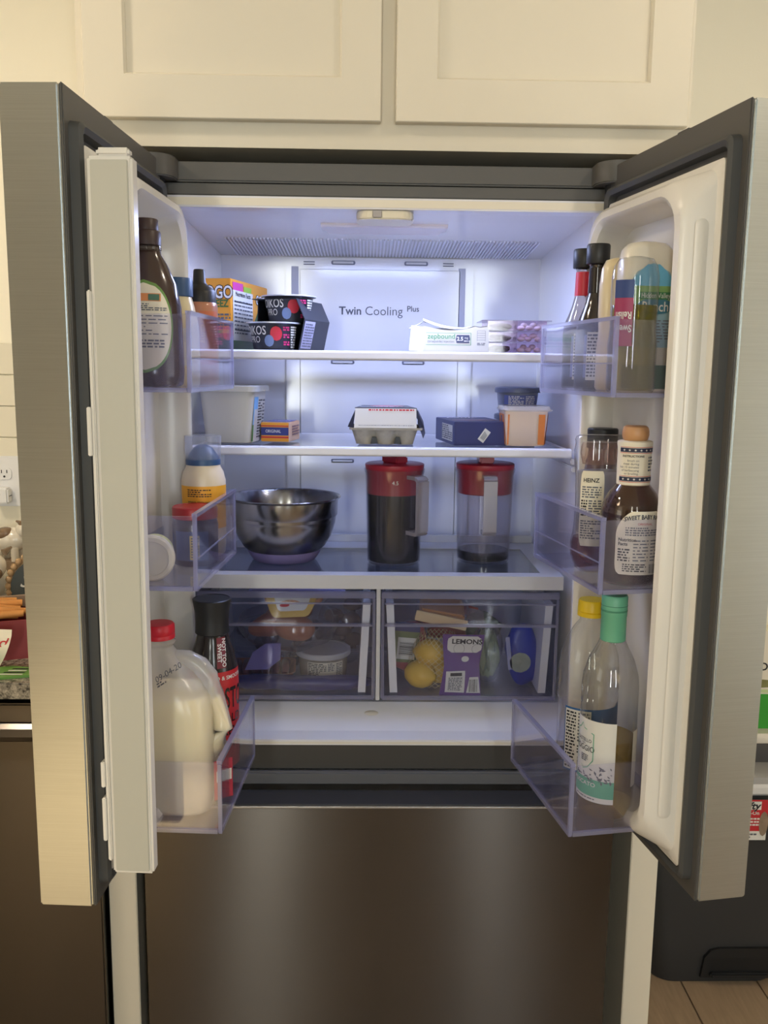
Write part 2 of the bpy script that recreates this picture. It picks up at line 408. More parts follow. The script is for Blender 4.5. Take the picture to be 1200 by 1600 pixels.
# back duct panel with vents
b = M().box(-.202, .196, LY-.008, LY-.0005, .80, 1.641).box(-.172, .166, LY-.011, LY-.008, .80, 1.617)
bp_ = b.build('back_panel', LINER, fr, bevel=.0015)
DK = mat('vent_dark', (120, 122, 140), .6)
for x0, x1, z0, z1 in ((-.1055, -.055, 1.6262, 1.6345), (.048, .098, 1.6262, 1.6345), (-.106, -.056, 1.420, 1.4285), (.046, .094, 1.420, 1.4285), (-.105, -.055, 1.2085, 1.2165)):
    v = M().box(x0, x1, LY-.0125, LY-.0085, z0, z1).build('vent', DK, bp_, bevel=.0015)
    M().box(x0+.004, x1-.004, LY-.0135, LY-.012, z0+.002, z1-.002).build('vent_cover', GREYW, bp_, smooth=0)
for x0, x1 in ((-.1635, -.1405), (.130, .152)):
    for z in (1.6255, 1.6305): M().box(x0, x1, LY-.0115, LY-.008, z, z+.0016).build('slit', DK, bp_, smooth=0)
for x0, x1 in ((-.1895, -.1745), (.163, .178)):
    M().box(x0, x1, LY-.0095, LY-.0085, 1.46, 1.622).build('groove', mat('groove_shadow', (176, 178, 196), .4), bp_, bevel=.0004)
LOGO = mat('logo_grey', (70, 74, 92), .5)
bm_ = flat((0, LY-.011, 0), (1, 0, 0), (0, 0, 1))
text('lettering', 'Twin', .0235, -.089, 1.531, bm_, LOGO, bp_, bold=.018, align='LEFT')
text('lettering', 'Cooling', .0262, -.0345, 1.531, bm_, LOGO, bp_, bold=-.006, align='LEFT', squash=.97)
text('lettering', 'Plus', .0165, .0545, 1.5365, bm_, LOGO, bp_, bold=.008, align='LEFT')
# ceiling lamp: ribbed diffuser, lens strip and catch
LENS = clear('lamp_diffuser', (238, 240, 255), .35, (225, 228, 255), .15)
ribs = M()
for k in range(90):
    x = -.30+k*.6/89
    ribs.box(x-.0016, x+.0016, .235, .405, 1.6525-.0365, 1.656-.0365, tf=lambda X, Y, Z: (X, Y, Z+.0365-(Y-.235)*.058-.0005))
ribs.build('lamp_diffuser', mat('diffuser_ribs', (220, 222, 236), .3), fr, smooth=0)
b = M(); rs = []
for y, z, hw in ((.10, 1.6625, .112), (.105, 1.657, .112), (.175, 1.6545, .100), (.18, 1.659, .100)): rs.append([(-hw, y, z), (hw, y, z)])
b.rings(rs, False, False, 0, False); b.box(-.112, .112, .10, .18, 1.659, 1.6632)
b.build('lamp_cover', mat('lamp_cover_plastic', (222, 214, 216), .35), fr, smooth=0)
M().rings([[(x, y, z) for x, y in rrect(-.048, .047, -.003, .072, .02)] for z in (1.654, 1.668)]).build('mullion_guide', mat('guide_cream', (226, 218, 196), .4), fr, bevel=.002)
M().box(-.022, -.006, -.004, .01, 1.656, 1.668).build('guide_slot', mat('slot_grey', (168, 162, 160), .4), fr, bevel=.001)

# shelves
def shelf(z, y0, x0, x1, rail=False):
    s = part('shelf', fr)
    M().box(x0+.004, x1-.004, y0+.008, .338, z-.004, z).build('glass', GLASS, s, smooth=0)
    b = M(); pr = [(y0, z-.013), (y0-.004, z-.010), (y0-.004, z+.001), (y0, z+.0035), (y0+.010, z+.0035), (y0+.014, z-.001), (y0+.012, z-.013)]
    b.rings([[(x, y, zz) for y, zz in pr] for x in (x0, x1)]); b.build('front_trim', TRIMW, s, bevel=.0008)
    M().box(x0, x1, .332, .346, z-.006, z+.006).build('rear_trim', TRIMW, s, bevel=.001)
    for x in (x0, x1-.008): M().box(x, x+.008, y0+.01, .335, z-.012, z+.001).build('side_trim', TRIMW, s, smooth=0)
    return s
shelf(1.4375, .045, -.335, .335); shelf(1.2705, .045, -.335, .335)
s = part('crisper_shelf', fr)
M().box(-.302, .292, .065, .285, 1.0395, 1.0435).build('glass', GLASSD, s, smooth=0)
b = M().box(-.337, .329, .034, .064, 1.0195, 1.0445).box(-.337, -.302, .064, .36, 1.0295, 1.0445).box(.292, .329, .064, .36, 1.0295, 1.0445).box(-.302, .292, .285, .36, 1.0295, 1.0445)
b.build('frame', GREYW, s, smooth=0)
M().box(-.337, .329, .352, .362, 1.0445, 1.060).build('rear_lip', GREYW, s, bevel=.001)
# shelf supports moulded in the side walls
for z in (1.2705, 1.4375):
    for sgn in (-1, 1):
        b = M()
        for k, dz in enumerate((-.020, -.034)):
            xa = .338 if k == 0 else .340
            b.box(min(sgn*xa, sgn*.349), max(sgn*xa, sgn*.349), .06, .39, z+dz-.006, z+dz+.004)
        b.build('shelf_support', LINER, fr, bevel=.002)

# crisper drawers
for x0, x1 in ((-.334, -.009), (.0015, .3285)):
    s = part('crisper_drawer', fr)
    fz0, fz1, y = .804, 1.0085, .062
    b = M(); b.box(x0, x1, y, y+.004, fz0, fz1)
    b.box(x0+.004, x0+.007, y+.004, .33, fz0+.006, .985).box(x1-.007, x1-.004, y+.004, .33, fz0+.006, .985)
    b.box(x0+.007, x1-.007, .327, .33, fz0+.006, .985).box(x0+.007, x1-.007, y+.004, .327, fz0, fz0+.004)
    b.build('drawer_tub', CRISP, s, smooth=0)
    b = M().box(x0, x1, y-.008, y, fz1-.012, fz1).box(x0, x0+.005, y-.006, y, fz0, fz1-.012).box(x1-.005, x1, y-.006, y, fz0, fz1-.012).box(x0+.005, x1-.005, y-.006, y, fz0, fz0+.006)
    b.build('drawer_rim', BINE, s, bevel=.0015)
    M().box(x0+.006, x1-.006, y-.012, y-.001, .9445, .949).build('pull_lip', BINE, s, bevel=.001)
    M().box(x0+.006, x1-.006, y-.006, y-.001, .9845, .9875).build('label_bead', BINE, s, bevel=.0008)
    for xa, xb in ((x0+.009, x0+.023), (x1-.023, x1-.009)):
        M().box(xa, xb, y+.006, .30, .813, .985, tf=lambda X, Y, Z, c=(xa+xb)/2, k=(1 if xa < (x0+x1)/2 else -1): (X+k*(.985-Z)*.05, Y, Z)).build('side_rail', WHITE, s, smooth=0)
M().box(-.0075, .0, .06, .35, .80, 1.02).build('drawer_divider', GREYW, fr, bevel=.001)
# front frame below the food compartment and freezer drawer
M().box(-W2, W2, .0, .03, .692, .7405).build('mid_rail', CASED, fr, bevel=.002)
M().box(-.40, .40, -.012, .0, .668, .692).build('freezer_gasket', mat('gasket_light', (98, 98, 102), .5), fr, bevel=.003)
fz = part('freezer_drawer', fr)
M().box(-W2, W2, -.085, -.079, .085, .6615).build('front_skin', STEEL, fz, bevel=.002)
M().box(-W2+.002, W2-.002, -.079, -.013, .085, .6590).build('front_core', CASED, fz, bevel=.002)
M().box(-W2, W2, -.0862, -.076, .6590, .6635).build('top_edge', mat('edge_steel', (190, 190, 190), .25, 1), fz, bevel=.0012)
M().box(-.36, .36, .03, .55, .12, .62).build('freezer_basket', WHITE, fz, smooth=0)
M().box(-.39, .39, -.03, .55, .03, .082).build('base_grille', BLACK, fr, bevel=.003)
for x in (-.34, .34):
    for y in (.04, .54): M().lathe([(.02, 0), (.02, .012), (.008, .014), (.008, .05)], 16, at=(x, y, 0)).build('foot', BLACK, fr)

# ------------------------------------------------------------------ doors
class Door:
    def __init__(s, name, h, free, sgn):
        s.h = Vector((h[0], h[1], 0)); d = Vector((free[0]-h[0], free[1]-h[1], 0)); s.u = d.normalized()
        s.n = Vector((-s.u.y, s.u.x, 0))*sgn; s.sgn = sgn
        s.o = part(name, fr); s.o.location = s.h; s.o.rotation_euler = (0, 0, math.atan2(s.u.y, s.u.x))
    def W(s, u, n, z): p = s.h+s.u*u+s.n*n; return (p.x, p.y, z)
    def box(s, b, u0, u1, n0, n1, z0, z1, mi=0):
        y = sorted((n0*s.sgn, n1*s.sgn)); return b.box(u0, u1, y[0], y[1], z0, z1, mi)
def build_door(name, h, free, sgn, mullion):
    D = Door(name, h, free, sgn); s = D.sgn; ZT, ZB = 1.735, .6945
    D.box(M(), -.012, .4003, -.0756, -.0045, ZB, ZT-.0005).build('steel_skin', STEEL_LIT, D.o, bevel=.0025)
    D.box(M(), -.010, .3985, -.0045, .0, ZB+.0005, ZT).build('inner_plate', CASE, D.o, bevel=.0015)
    D.box(M(), .215, .245, -.030, -.003, ZT, ZT+.003).build('top_stop', CASE, D.o, bevel=.001)
    # gasket
    b = M(); rs = []
    for ins, n in ((.0, .0), (.001, .012), (.006, .016), (.012, .012), (.014, .0)):
        rs.append([(u, n*s, z) for u, z in rrect(.018+ins, .386-ins, .716+ins, 1.698-ins, .012)])
    b.rings(rs, False, False).build('gasket', GASK, D.o)
    # moulded white liner: flange, raised ridge, recess
    b = M(); rs = []
    for u0, u1, z0, z1, r, n in ((.036, .371, .731, 1.672, .006, .004), (.036, .371, .731, 1.672, .006, .0125), (.048, .362, .742, 1.662, .02, .016),
                                 (.060, .358, .756, 1.652, .05, .050), (.066, .353, .762, 1.646, .05, .058), (.076, .343, .772, 1.636, .05, .060),
                                 (.082, .337, .780, 1.630, .05, .054), (.088, .331, .790, 1.622, .05, .012), (.095, .324, .80, 1.615, .05, .008)):
        rs.append([(u, n*s, z) for u, z in rrect(u0, u1, z0, z1, r, 8)])
    b.rings(rs, False, True).build('door_liner', DLINER, D.o, smooth=40)
    b = M(); q = [(.3625, .774, 1.60), ]
    rs = [[(.3605+e, n*s, z) for n, z in rrect(.0225+i_, .0415-i_, .80+i_, 1.60-i_, .008-i_*.5)] for e, i_ in ((.0, 0), (.0022, .003))]
    if not mullion: b.rings(rs, False, True).build('ridge_bead', DLINER, D.o)
    # bins
    for z0, z1, N, u0, u1 in ((1.380, 1.480, .124, .060, .326), (1.113, 1.2155, .124, .060, .316), (.763, .868, .152, .064, .318)):
        b = M(); t = .003
        def bx(a0, a1, n0, n1, w0, w1, mi=0): D.box(b, a0, a1, n0, n1, w0, w1, mi)
        bx(u0, u1, N-t, N, z0, z1); bx(u0, u0+t, .012, N-t, z0, z1); bx(u1-t, u1, .012, N-t, z0, z1-.003)
        bx(u0+t, u1-t, .012, N-t, z0, z0+t); bx(u0+t, u1-t, .012, .015, z0+t, z0+.045)
        for a0, a1, n0, n1, w0, w1 in ((u0, u1, N-.005, N+.0022, z1-.004, z1+.001), (u0, u1, N-.004, N+.001, z0-.003, z0+.003),
                                       (u1-.0035, u1+.0015, N-.004, N+.0015, z0, z1-.004), (u0-.001, u0+.0035, N-.004, N+.0015, z0, z1-.004),
                                       (u1-.004, u1+.001, .012, N-.005, z0-.003, z0+.003)):
            bx(a0, a1, n0, n1, w0, w1, 1)
        bx(u0, u1, N, N+.0012, z0+.040, z0+.042, 1) if N < .13 else None
        b.build('door_bin', [BIN, BINE], D.o, smooth=0)
    if mullion:
        D.box(M(), .374, .396, .0235, .078, .742, 1.654).build('mullion_body', DLINER, D.o, bevel=.003)
        D.box(M(), .396, .3985, .0285, .0735, .747, 1.649).build('mullion_face', MULL, D.o, bevel=.001)
        D.box(M(), .378, .394, .034, .074, 1.654, 1.664).build('mullion_cap', DLINER, D.o, bevel=.003)
        D.box(M(), .384, .397, .018, .0235, .76, 1.50).build('hinge_strip', DLINER, D.o, bevel=.0015)
        for z0, z1 in ((1.30, 1.36), (.865, .90), (.79, .85)):
            D.box(M(), .386, .400, .0135, .0185, z0, z1).build('hinge_clip', DLINER, D.o, bevel=.001)
    return D
DL = build_door('left_door', (-.361, -.028), (-.3847, -.4271), 1, True)
DR = build_door('right_door', (.360, -.023), (.4262, -.418), -1, False)
for (lx_, ly_, lw_), lab in zip(LAMPS, ('recessed round ceiling lamp left of the refrigerator', 'recessed round ceiling lamp right of the refrigerator')):
    cl = thing('ceiling_lamp', lab, 'lamp', (lx_, ly_, 2.480), 0, 'recessed ceiling lamps')
    M().lathe([(.085, .002), (.105, 0), (.108, .006), (.108, .020), (.085, .020)], 40, c0=False, c1=False).build('trim_ring', WHITE, cl)
    M().lathe([(.001, .004), (.085, .004), (.085, .012), (.001, .012)], 40).build('lamp_disc', mat('lamp_disc', (255, 226, 180), .5, emit=4), cl)

# ------------------------------------------------------------------ food on the top shelf
ZT1 = 1.4412
ORG = mat('carton_orange', (232, 158, 44), .45); GRN = mat('carton_green', (62, 106, 50), .45); LIME = mat('print_lime', (150, 190, 60), .5); MAG = mat('print_magenta', (200, 60, 150), .5)
t = thing('snack_carton', 'tall orange and green carton of fruit pouches at the far left of the top shelf', 'carton', (-.2865, .231, ZT1), -.21)
hx, hy, hh = .034, .105, .127
M().box(-hx, hx, -hy, hy, 0, hh).build('carton', ORG, t, bevel=.001)
fm = flat((0, -hy, 0), (1, 0, 0), (0, 0, 1)); sm = flat((hx, 0, 0), (0, 1, 0), (0, 0, 1))
patch('green_band', fm, -hx, hx, .0, .030, GRN, t, rows=2, cols=2)
patch('lime_band', fm, -hx, hx, .030, .036, LIME, t, rows=2, cols=2)
text('logo_outline', 'GOGO', .031, .004, .1015, fm, INK, t, e=.0008, bold=.07, squash=.72)
text('logo', 'GOGO', .031, .004, .1015, fm, WHITE, t, e=.0012, bold=.02, squash=.72)
text('logo_lower', 'SQUEEZ', .018, .004, .082, fm, GRN, t, e=.0012, bold=.03, squash=.8)
fineprint('print', fm, -.02, .034, .036, .066, 5, INKG, t, seed=3, word=.005)
patch('green_band', sm, -hy, hy, .0, .052, GRN, t, rows=2, cols=2)
patch('green_swirl', sm, .012, hy, .045, .082, GRN, t, e=.0005, shape=lambda k: 1-.8*k)
text('logo_outline', 'GOGO', .024, .066, .098, sm, INK, t, e=.0008, bold=.07, squash=.9)
text('logo', 'GOGO', .024, .066, .098, sm, WHITE, t, e=.0012, bold=.02, squash=.9)
patch('nutrition_panel', sm, -.094, .014, .018, .108, PAPER, t, e=.0008, rows=2, cols=2)
patch('magenta_tab', sm, -.094, -.04, .108, .122, MAG, t, e=.0008, rows=2, cols=2)
patch('lime_tab', sm, -.036, .006, .108, .118, LIME, t, e=.0008, rows=2, cols=2)
text('print', 'Nutrition Facts', .0115, -.04, .1015, sm, INK, t, bold=.015, squash=1.15)
fineprint('print', sm, -.088, .010, .028, .092, 9, INKG, t, e=.0014, seed=5, word=.010, fill=.38)
for z in (.0865, .036): patch('rule', sm, -.088, .010, z, z+.002, INK, t, e=.0014, rows=1, cols=1)

BLK = mat('sleeve_black', (38, 40, 48), .4); FOIL = mat('foil_lid', (205, 208, 214), .35, .6); PINK = mat('print_pink', (196, 52, 110), .5)
BERR = mat('raspberry', (200, 44, 62), .5); BLUB = mat('blueberry', (110, 130, 170), .5)
def yogurt(x, y, z, rz, lab):
    t = thing('yogurt_cup', lab, 'yogurt', (x, y, z), rz, 'yogurt cups in the black sleeve')
    pr = [(.029, 0), (.0315, .002), (.0385, .0395), (.0395, .0405)]
    M().lathe(pr, 40).build('cup', BLK, t)
    M().lathe([(.040, .0405), (.0435, .0405), (.0438, .0418), (.0436, .0424), (.036, .0430)], 40).build('foil_lid', FOIL, t)
    t.scale = (1.14, 1.14, 1.14); w = wrap(prof_r(pr))
    text('brand', 'OIKOS', .0185, -.024, .029, w, PAPER, t, bold=.01, squash=.75); text('brand_lower', 'PRO', .014, -.024, .0155, w, PAPER, t, squash=.8)
    patch('berry', w, .003, .021, .014, .036, BERR, t, e=.001, shape=oval); patch('berry', w, -.006, .008, .005, .023, BLUB, t, e=.0012, shape=oval)
    for k, z in enumerate((.029, .018, .007)): fineprint('badge', w, .023, .034, z, z+.007, 2, PINK, t, seed=k, word=.006, fill=.7)
    patch('facts_panel', w, .036, .052, .003, .037, INK, t, e=.0006); fineprint('facts', w, .037, .052, .003, .037, 9, PAPER, t, e=.001, seed=9, word=.006, fill=.6)
    return t
yogurt(-.197, .108, ZT1, -.12, 'black yogurt cup standing lower and further forward out of the sleeve')
yogurt(-.172, .142, ZT1+.0494, -.05, 'black yogurt cup stacked on the other one inside the sleeve')
t = thing('yogurt_sleeve', 'black cardboard multipack sleeve open at the front around yogurt cups', 'sleeve', (-.168, .166, ZT1), -.30)
b = M(); y0, y1, th = -.070, .06, .0012
pr = [(-.052, 0), (-.052, .048), (-.050, .0905), (.036, .0905), (.052, .055), (.040, .0)]
pin = [(-.0505, .0012), (-.0505, .048), (-.0488, .0893), (.0353, .0893), (.0506, .055), (.039, .0012)]
b.poly([(x, y1-.001, z) for x, z in pin]).poly([(x, y1, z) for x, z in pr])
for i in range(6):
    j = (i+1) % 6
    if i == 5: continue
    a, c, ai, ci = pr[i], pr[j], pin[i], pin[j]
    b.rings([[(a[0], y, a[1]), (c[0], y, c[1]), (ci[0], y, ci[1]), (ai[0], y, ai[1])] for y in (y0+(.028 if i < 2 else 0), y1)])
b.build('sleeve', BLK, t, smooth=0)
M().box(-.0505, .039, y0+.03, y1, .0002, .0012).build('sleeve_floor', BLK, t, smooth=0)
sm = flat((.0462, -.07, .0275), (0, 1, 0), (.012, 0, .055))
patch('side_print', sm, .004, .055, -.024, .025, mat('sleeve_lilac', (176, 172, 196), .45), t, e=.0004, rows=2, cols=2)
fineprint('print', sm, .008, .052, -.022, .022, 9, INKG, t, e=.001, seed=4)

# medicine carton
t = thing('medicine_box', 'white injection carton with torn open top lying on the top shelf', 'box', (.128, .118, ZT1))
b = M(); n = 14; tops = []
def sag(k): return .046-.0075*math.sin(PI*min(1, k*1.25)) if k < .8 else .046-.003*(1-k)/.2
for y in (-.032, .032):
    rs = [[(-.056+.116*k/n, y+dy, z) for z in (0, sag(k/n) if y < 0 else .045)] for k in range(n+1) for dy in (0,)]
    b.rings(rs, False, False, 0, False)
b.box(-.056, .060, -.0315, .0315, 0, .001).box(.059, .060, -.0315, .0315, .001, .046)
b.build('carton', PAPER, t, smooth=0)
b = M(); rs = []
for k in range(n+1):
    x = -.056+.116*k/n; lift = .013*max(0, 1-k/9)**1.4
    rs.append([(x, -.030+.010*(1-k/n), sag(k/n)+.0012+lift*.6), (x, .0, sag(k/n)*.5+.0245+lift), (x, .031, .0455+lift*.8)])
b.rings(rs, False, False, 0, False); b.build('top_flap', PAPER, t)
b = M().quad((-.056, -.031, 0), (-.082, -.024, .003), (-.078, -.022, .047), (-.056, -.031, .044)).quad((-.056, .031, .001), (-.075, .026, .001), (-.071, .024, .050), (-.056, .031, .045)).quad((-.056, -.02, .054), (-.056, .03, .053), (-.080, .026, .044), (-.078, -.018, .042))
b.build('end_flap', PAPER, t, smooth=0)
M().box(-.05, .05, -.02, .02, .0015, .016).build('inner_tray', mat('tray_grey', (170, 174, 186), .5), t, bevel=.003)
fm = flat((0, -.032, 0), (1, 0, 0), (0, 0, 1)); TEAL = mat('print_green', (72, 160, 96), .5); SLATE = mat('print_slate', (78, 84, 116), .5)
for a in ((-.052, .028, .0335, .0341), (-.052, .028, .0128, .0134), (.0275, .0282, .0130, .0341)): patch('green_frame', fm, *a, TEAL, t, rows=1, cols=1)
text('brand', 'zepbound', .0125, -.0495, .0275, fm, TEAL, t, align='LEFT', bold=.003); text('print', '(tirzepatide) injection', .0055, -.0495, .0188, fm, INKG, t, align='LEFT')
patch('dose_tag', fm, .001, .0265, .0165, .0305, SLATE, t, rows=4, cols=2, shape=lambda k: 1-.12*abs(2*k-1))
text('dose', '2.5', .0095, .0085, .0235, fm, WHITE, t, bold=.03); text('print', 'mg', .0055, .0195, .0255, fm, WHITE, t); fineprint('print', fm, .0155, .0255, .0185, .0215, 1, WHITE, t, e=.0014, word=.003)
for z in (.038, .034, .030, .026, .022): patch('rule', fm, .039, .0535, z, z+.0004, INKG, t, rows=1, cols=1)
for x in (.039, .0533): patch('rule', fm, x, x+.0004, .020, .0385, INKG, t, rows=1, cols=1)
fineprint('print', fm, .039, .0535, .0125, .0175, 2, INKG, t, seed=2)

# three stacked snack trays with white coated nuts
TRAY = clear('purple_tray', (249, 242, 249), .05, (130, 80, 120), .1); TRAYD = mat('dried_fruit', (58, 34, 46), .5, var=.4, scale=120, bump=.6)
NUT = mat('yogurt_coating', (236, 232, 226), .35); nutm = None
levels = ('bottom', 'middle', 'top')
for k in range(3):
    z = ZT1+k*.0196
    t = thing('snack_tray', 'purple tinted snack tray of dried fruit and white nuts, %s of three stacked' % levels[k], 'tray', (.243, .150, z), 0, 'snack trays stacked on the top shelf')
    b = M(); x0, x1, y0, y1 = -.055, .052, -.042, .042
    b.box(x0, x1, y0, y1, 0, .001); 
    for a in ((x0, x0+.001, y0, y1), (x1-.001, x1, y0, y1), (-.003, -.001, y0, y1), (x0, x1, y0, y0+.001), (x0, x1, y1-.001, y1)): b.box(a[0], a[1], a[2], a[3], .001, .0180)
    b.build('tray', TRAY, t, smooth=0)
    w = .003 if k < 2 else .010
    M().rings([[(x, y, zz) for x, y in rrect(x0-w, x1+w, y0-w*.4, y1+w*.4, .008)] for zz in (.0180, .0193)]).build('lid', TRAY, t)
    blob('dried_fruit', TRAYD, t, .021, .036, .0066, (-.028, 0, .0085), .35, 90, k, 14)
    q = random.Random(k)
    for j, (nx, nz) in enumerate(((.008, .0062), (.022, .0066), (.038, .0062), (.014, .0118), (.031, .0122))):
        if nutm is None:
            o = M().lathe([(.0002, -.0045), (.003, -.0041), (.0052, -.002), (.0058, 0), (.0052, .002), (.003, .0041), (.0002, .0045)], 14, sx=1.3).build('coated_nut', NUT, smooth=80); nutm = o.data
            o.location = (.243+nx, .150-.030, z+nz)
        else: o = link('coated_nut', nutm, None, (.243+nx, .150-.030+q.uniform(-.002, .004)+.006*(j > 2), z+nz), q.uniform(0, 3))
        tag(o, 'small white coated nut inside the %s purple snack tray' % levels[k], 'nut', 'white nuts in the purple trays')

# ------------------------------------------------------------------ food on the middle shelf
ZT2 = 1.2742
TUBW = mat('tub_white', (196, 194, 186), .35); SKY = mat('print_sky', (120, 180, 226), .5); LEAF = mat('print_meadow', (70, 130, 56), .6, var=.5, scale=160)
t = thing('yogurt_tub', 'large square white tub with lid and meadow printed side label', 'tub', (-.274, .134, ZT2), -.13)
rs = []
for z, hw in ((0, .041), (.002, .0435), (.088, .0505), (.096, .0515)): rs.append([(x, y, z) for x, y in rrect(-hw, hw, -hw, hw, .014)])
M().rings(rs).build('tub', TUBW, t)
rs = [[(x, y, z) for x, y in rrect(-h, h, -h, h, .016)] for z, h in ((.093, .0535), (.0935, .0565), (.1025, .0565), (.1045, .055), (.1045, .050), (.103, .049))]
M().rings(rs).build('lid', TUBW, t)
M().box(.053, .062, -.004, .006, .0945, .096).build('lid_tab', TUBW, t, bevel=.0005)
sm = flat((.0425, 0, 0), (0, 1, 0), (.0075, 0, .088))
patch('picture', sm, -.040, -.012, .034, .084, SKY, t, rows=3, cols=2); patch('meadow', sm, -.040, -.012, .004, .034, LEAF, t, rows=3, cols=2)
patch('facts_panel', sm, -.012, .038, .004, .084, PAPER, t, rows=3, cols=2)
fineprint('facts', sm, -.009, .018, .008, .080, 14, INK, t, seed=6, word=.006, fill=.5); fineprint('facts', sm, .022, .036, .014, .080, 10, INKG, t, seed=8, word=.005)

BLUEB = mat('print_royal', (38, 48, 120), .45); PEACH = mat('carton_peach', (222, 178, 138), .5)
t = thing('cream_cheese_box', 'small orange and blue cream cheese box beside the square tub', 'box', (-.192, .180, ZT2), -.16)
M().box(-.0265, .0265, -.043, .043, 0, .036).build('carton', PEACH, t, bevel=.001)
fm = flat((0, -.043, 0), (1, 0, 0), (0, 0, 1)); tm = flat((0, 0, .036), (1, 0, 0), (0, 1, 0)); sm = flat((.0265, 0, 0), (0, 1, 0), (0, 0, 1))
patch('orange_face', fm, -.0262, .0262, .001, .0355, ORG, t, e=.0003, rows=1, cols=1); patch('blue_band', fm, -.0262, .0262, .012, .027, BLUEB, t, rows=1, cols=1)
patch('red_band', fm, -.0262, .0262, .007, .010, REDP, t, rows=1, cols=1); patch('red_band', fm, -.0262, .0262, .0285, .0305, REDP, t, rows=1, cols=1)
text('brand', 'ORIGINAL', .008, -.003, .0195, fm, WHITE, t, squash=.8)
patch('blue_band', tm, -.024, .024, -.030, .036, mat('print_lavender', (120, 118, 170), .5), t, rows=1, cols=1); text('brand', 'CHEESE', .014, 0, .0, tm, WHITE, t, bold=.02, squash=.8)
fineprint('print', sm, -.02, .036, .010, .030, 4, mat('print_brown', (120, 80, 90), .5), t, seed=2)

PULP = mat('egg_pulp', (186, 180, 168), .9, var=.15, scale=150, bump=.5)
t = thing('egg_carton', 'grey pulp egg carton under a torn black and white paper sleeve', 'egg carton', (.007, .152, ZT2))
b = M(); rs = []
def scal(k, z):
    pts = []; hw = .064-.010*(1-z/.032); hd = .060-.010*(1-z/.032); N = 48
    for j in range(N):
        a = j/N; 
        if a < .5: x = -hw+2*hw*(a/.5); y = -hd; d = 1
        else: x = hw-2*hw*((a-.5)/.5); y = hd; d = -1
        bul = abs(math.sin(PI*1.5*(x/hw+1)))
        pts.append((x, y+d*(.012*(1-bul)*(1 if z < .026 else .2)), z))
    return pts
M().rings([scal(0, z) for z in (0, .004, .014, .024, .028)]).build('base', PULP, t, smooth=60)
M().rings([[(x, y, z) for x, y in rrect(-.067, .067, -.063, .063, .008)] for z in (.027, .031)]).build('rim', PULP, t, bevel=.001)
for x in (-.0215, .0215): M().box(x-.007, x+.007, -.056, -.046, .0015, .014, tf=lambda X, Y, Z, c=x: (c+(X-c)*(1-.5*Z/.014), Y, Z)).build('notch_shade', BLACK, t, smooth=0)  # black blocks painted as the shade in the holes between lobes
SLV = mat('sleeve_navy', (52, 54, 66), .45)
fr0 = [(-.058, -.066, .031), (.055, -.066, .031), (.054, -.062, .066), (-.056, -.062, .066)]
b = M().rings([[(x, y, z) for x, y, z in fr0], [(x, y+.0012, z) for x, y, z in fr0]]); b.build('sleeve_front', PAPER, t, smooth=0)
b = M().box(-.057, .055, -.062, .052, .0655, .0667, tf=lambda X, Y, Z: (X*(1-.22*(Y+.062)/.114), Y, Z+.0005)); tp = b.build('sleeve_top', SLV, t, smooth=0)
for sx in (-1, 1):
    b = M().poly([(sx*.060, -.066, .031), (sx*.070, -.04, .031), (sx*.070, .05, .031), (sx*.044, .05, .066), (sx*.055, -.062, .066)]); b.build('sleeve_side', SLV, t, smooth=0)
M().poly([(.0675, -.06, .012), (.073, -.03, .02), (.071, .0, .04), (.058, -.04, .064), (.057, -.062, .040)]).build('torn_flap', mat('flap_grey', (96, 98, 116), .5), t, smooth=0)
fm = flat((0, -.0662, .031), (1, 0, 0), (0, .004, .035))
fineprint('red_print', fm, -.032, .050, .0305, .0345, 1, REDP, t, word=.004, seed=1, fill=.7); fineprint('print', fm, -.05, .05, .004, .0055, 1, INKG, t, seed=1, word=.003)
tm = flat((0, 0, .0673), (1, 0, 0), (0, 1, 0)); patch('red_print', tm, -.03, .035, -.02, .03, mat('print_coral', (190, 110, 120), .5), t, shape=oval); fineprint('print', tm, -.048, .048, -.045, -.025, 3, PAPER, t, seed=3, word=.006)

NAVY = mat('box_navy', (44, 50, 104), .4)
t = thing('cheese_snack_box', 'dark blue carton with a tilted white price sticker on its end', 'box', (.172, .183, ZT2), .13)
M().box(-.052, .050, -.082, .082, 0, .043).build('carton', NAVY, t, bevel=.001)
fm = flat((0, -.082, 0), (1, 0, 0), (0, 0, 1)); lm = flat((-.052, 0, 0), (0, -1, 0), (0, 0, 1)); tm = flat((0, 0, .043), (1, 0, 0), (0, 1, 0))
b = M(); c, s_ = math.cos(.95), math.sin(.95)
b.quad(*[fm(.004+x*c-y*s_, .018+x*s_+y*c, .0007) for x, y in ((-.012, -.0065), (.012, -.0065), (.012, .0065), (-.012, .0065))]); b.build('price_sticker', PAPER, t, smooth=0)
b = M()
for k in range(4): b.quad(*[fm(.004+x*c-y*s_, .018+x*s_+y*c, .0012) for x, y in ((-.008, -.004+k*.0022), (.004+k*.001, -.004+k*.0022), (.004+k*.001, -.003+k*.0022), (-.008, -.003+k*.0022))])
b.build('sticker_print', INKG, t, smooth=0)
patch('facts_panel', lm, -.02, .070, .006, .036, PAPER, t, rows=1, cols=1); fineprint('facts', lm, -.017, .067, .008, .035, 7, INKG, t, seed=5, word=.012)
text('brand', 'Pauly', .030, -.012, .042, tm, PAPER, t, bold=.01, shear=.3); patch('print_band', tm, -.045, .045, -.055, -.004, mat('print_tan', (150, 130, 150), .5), t, shape=oval)
patch('edge_strip', tm, -.05, .048, .068, .080, mat('print_pale', (190, 196, 226), .5), t, rows=1, cols=1)

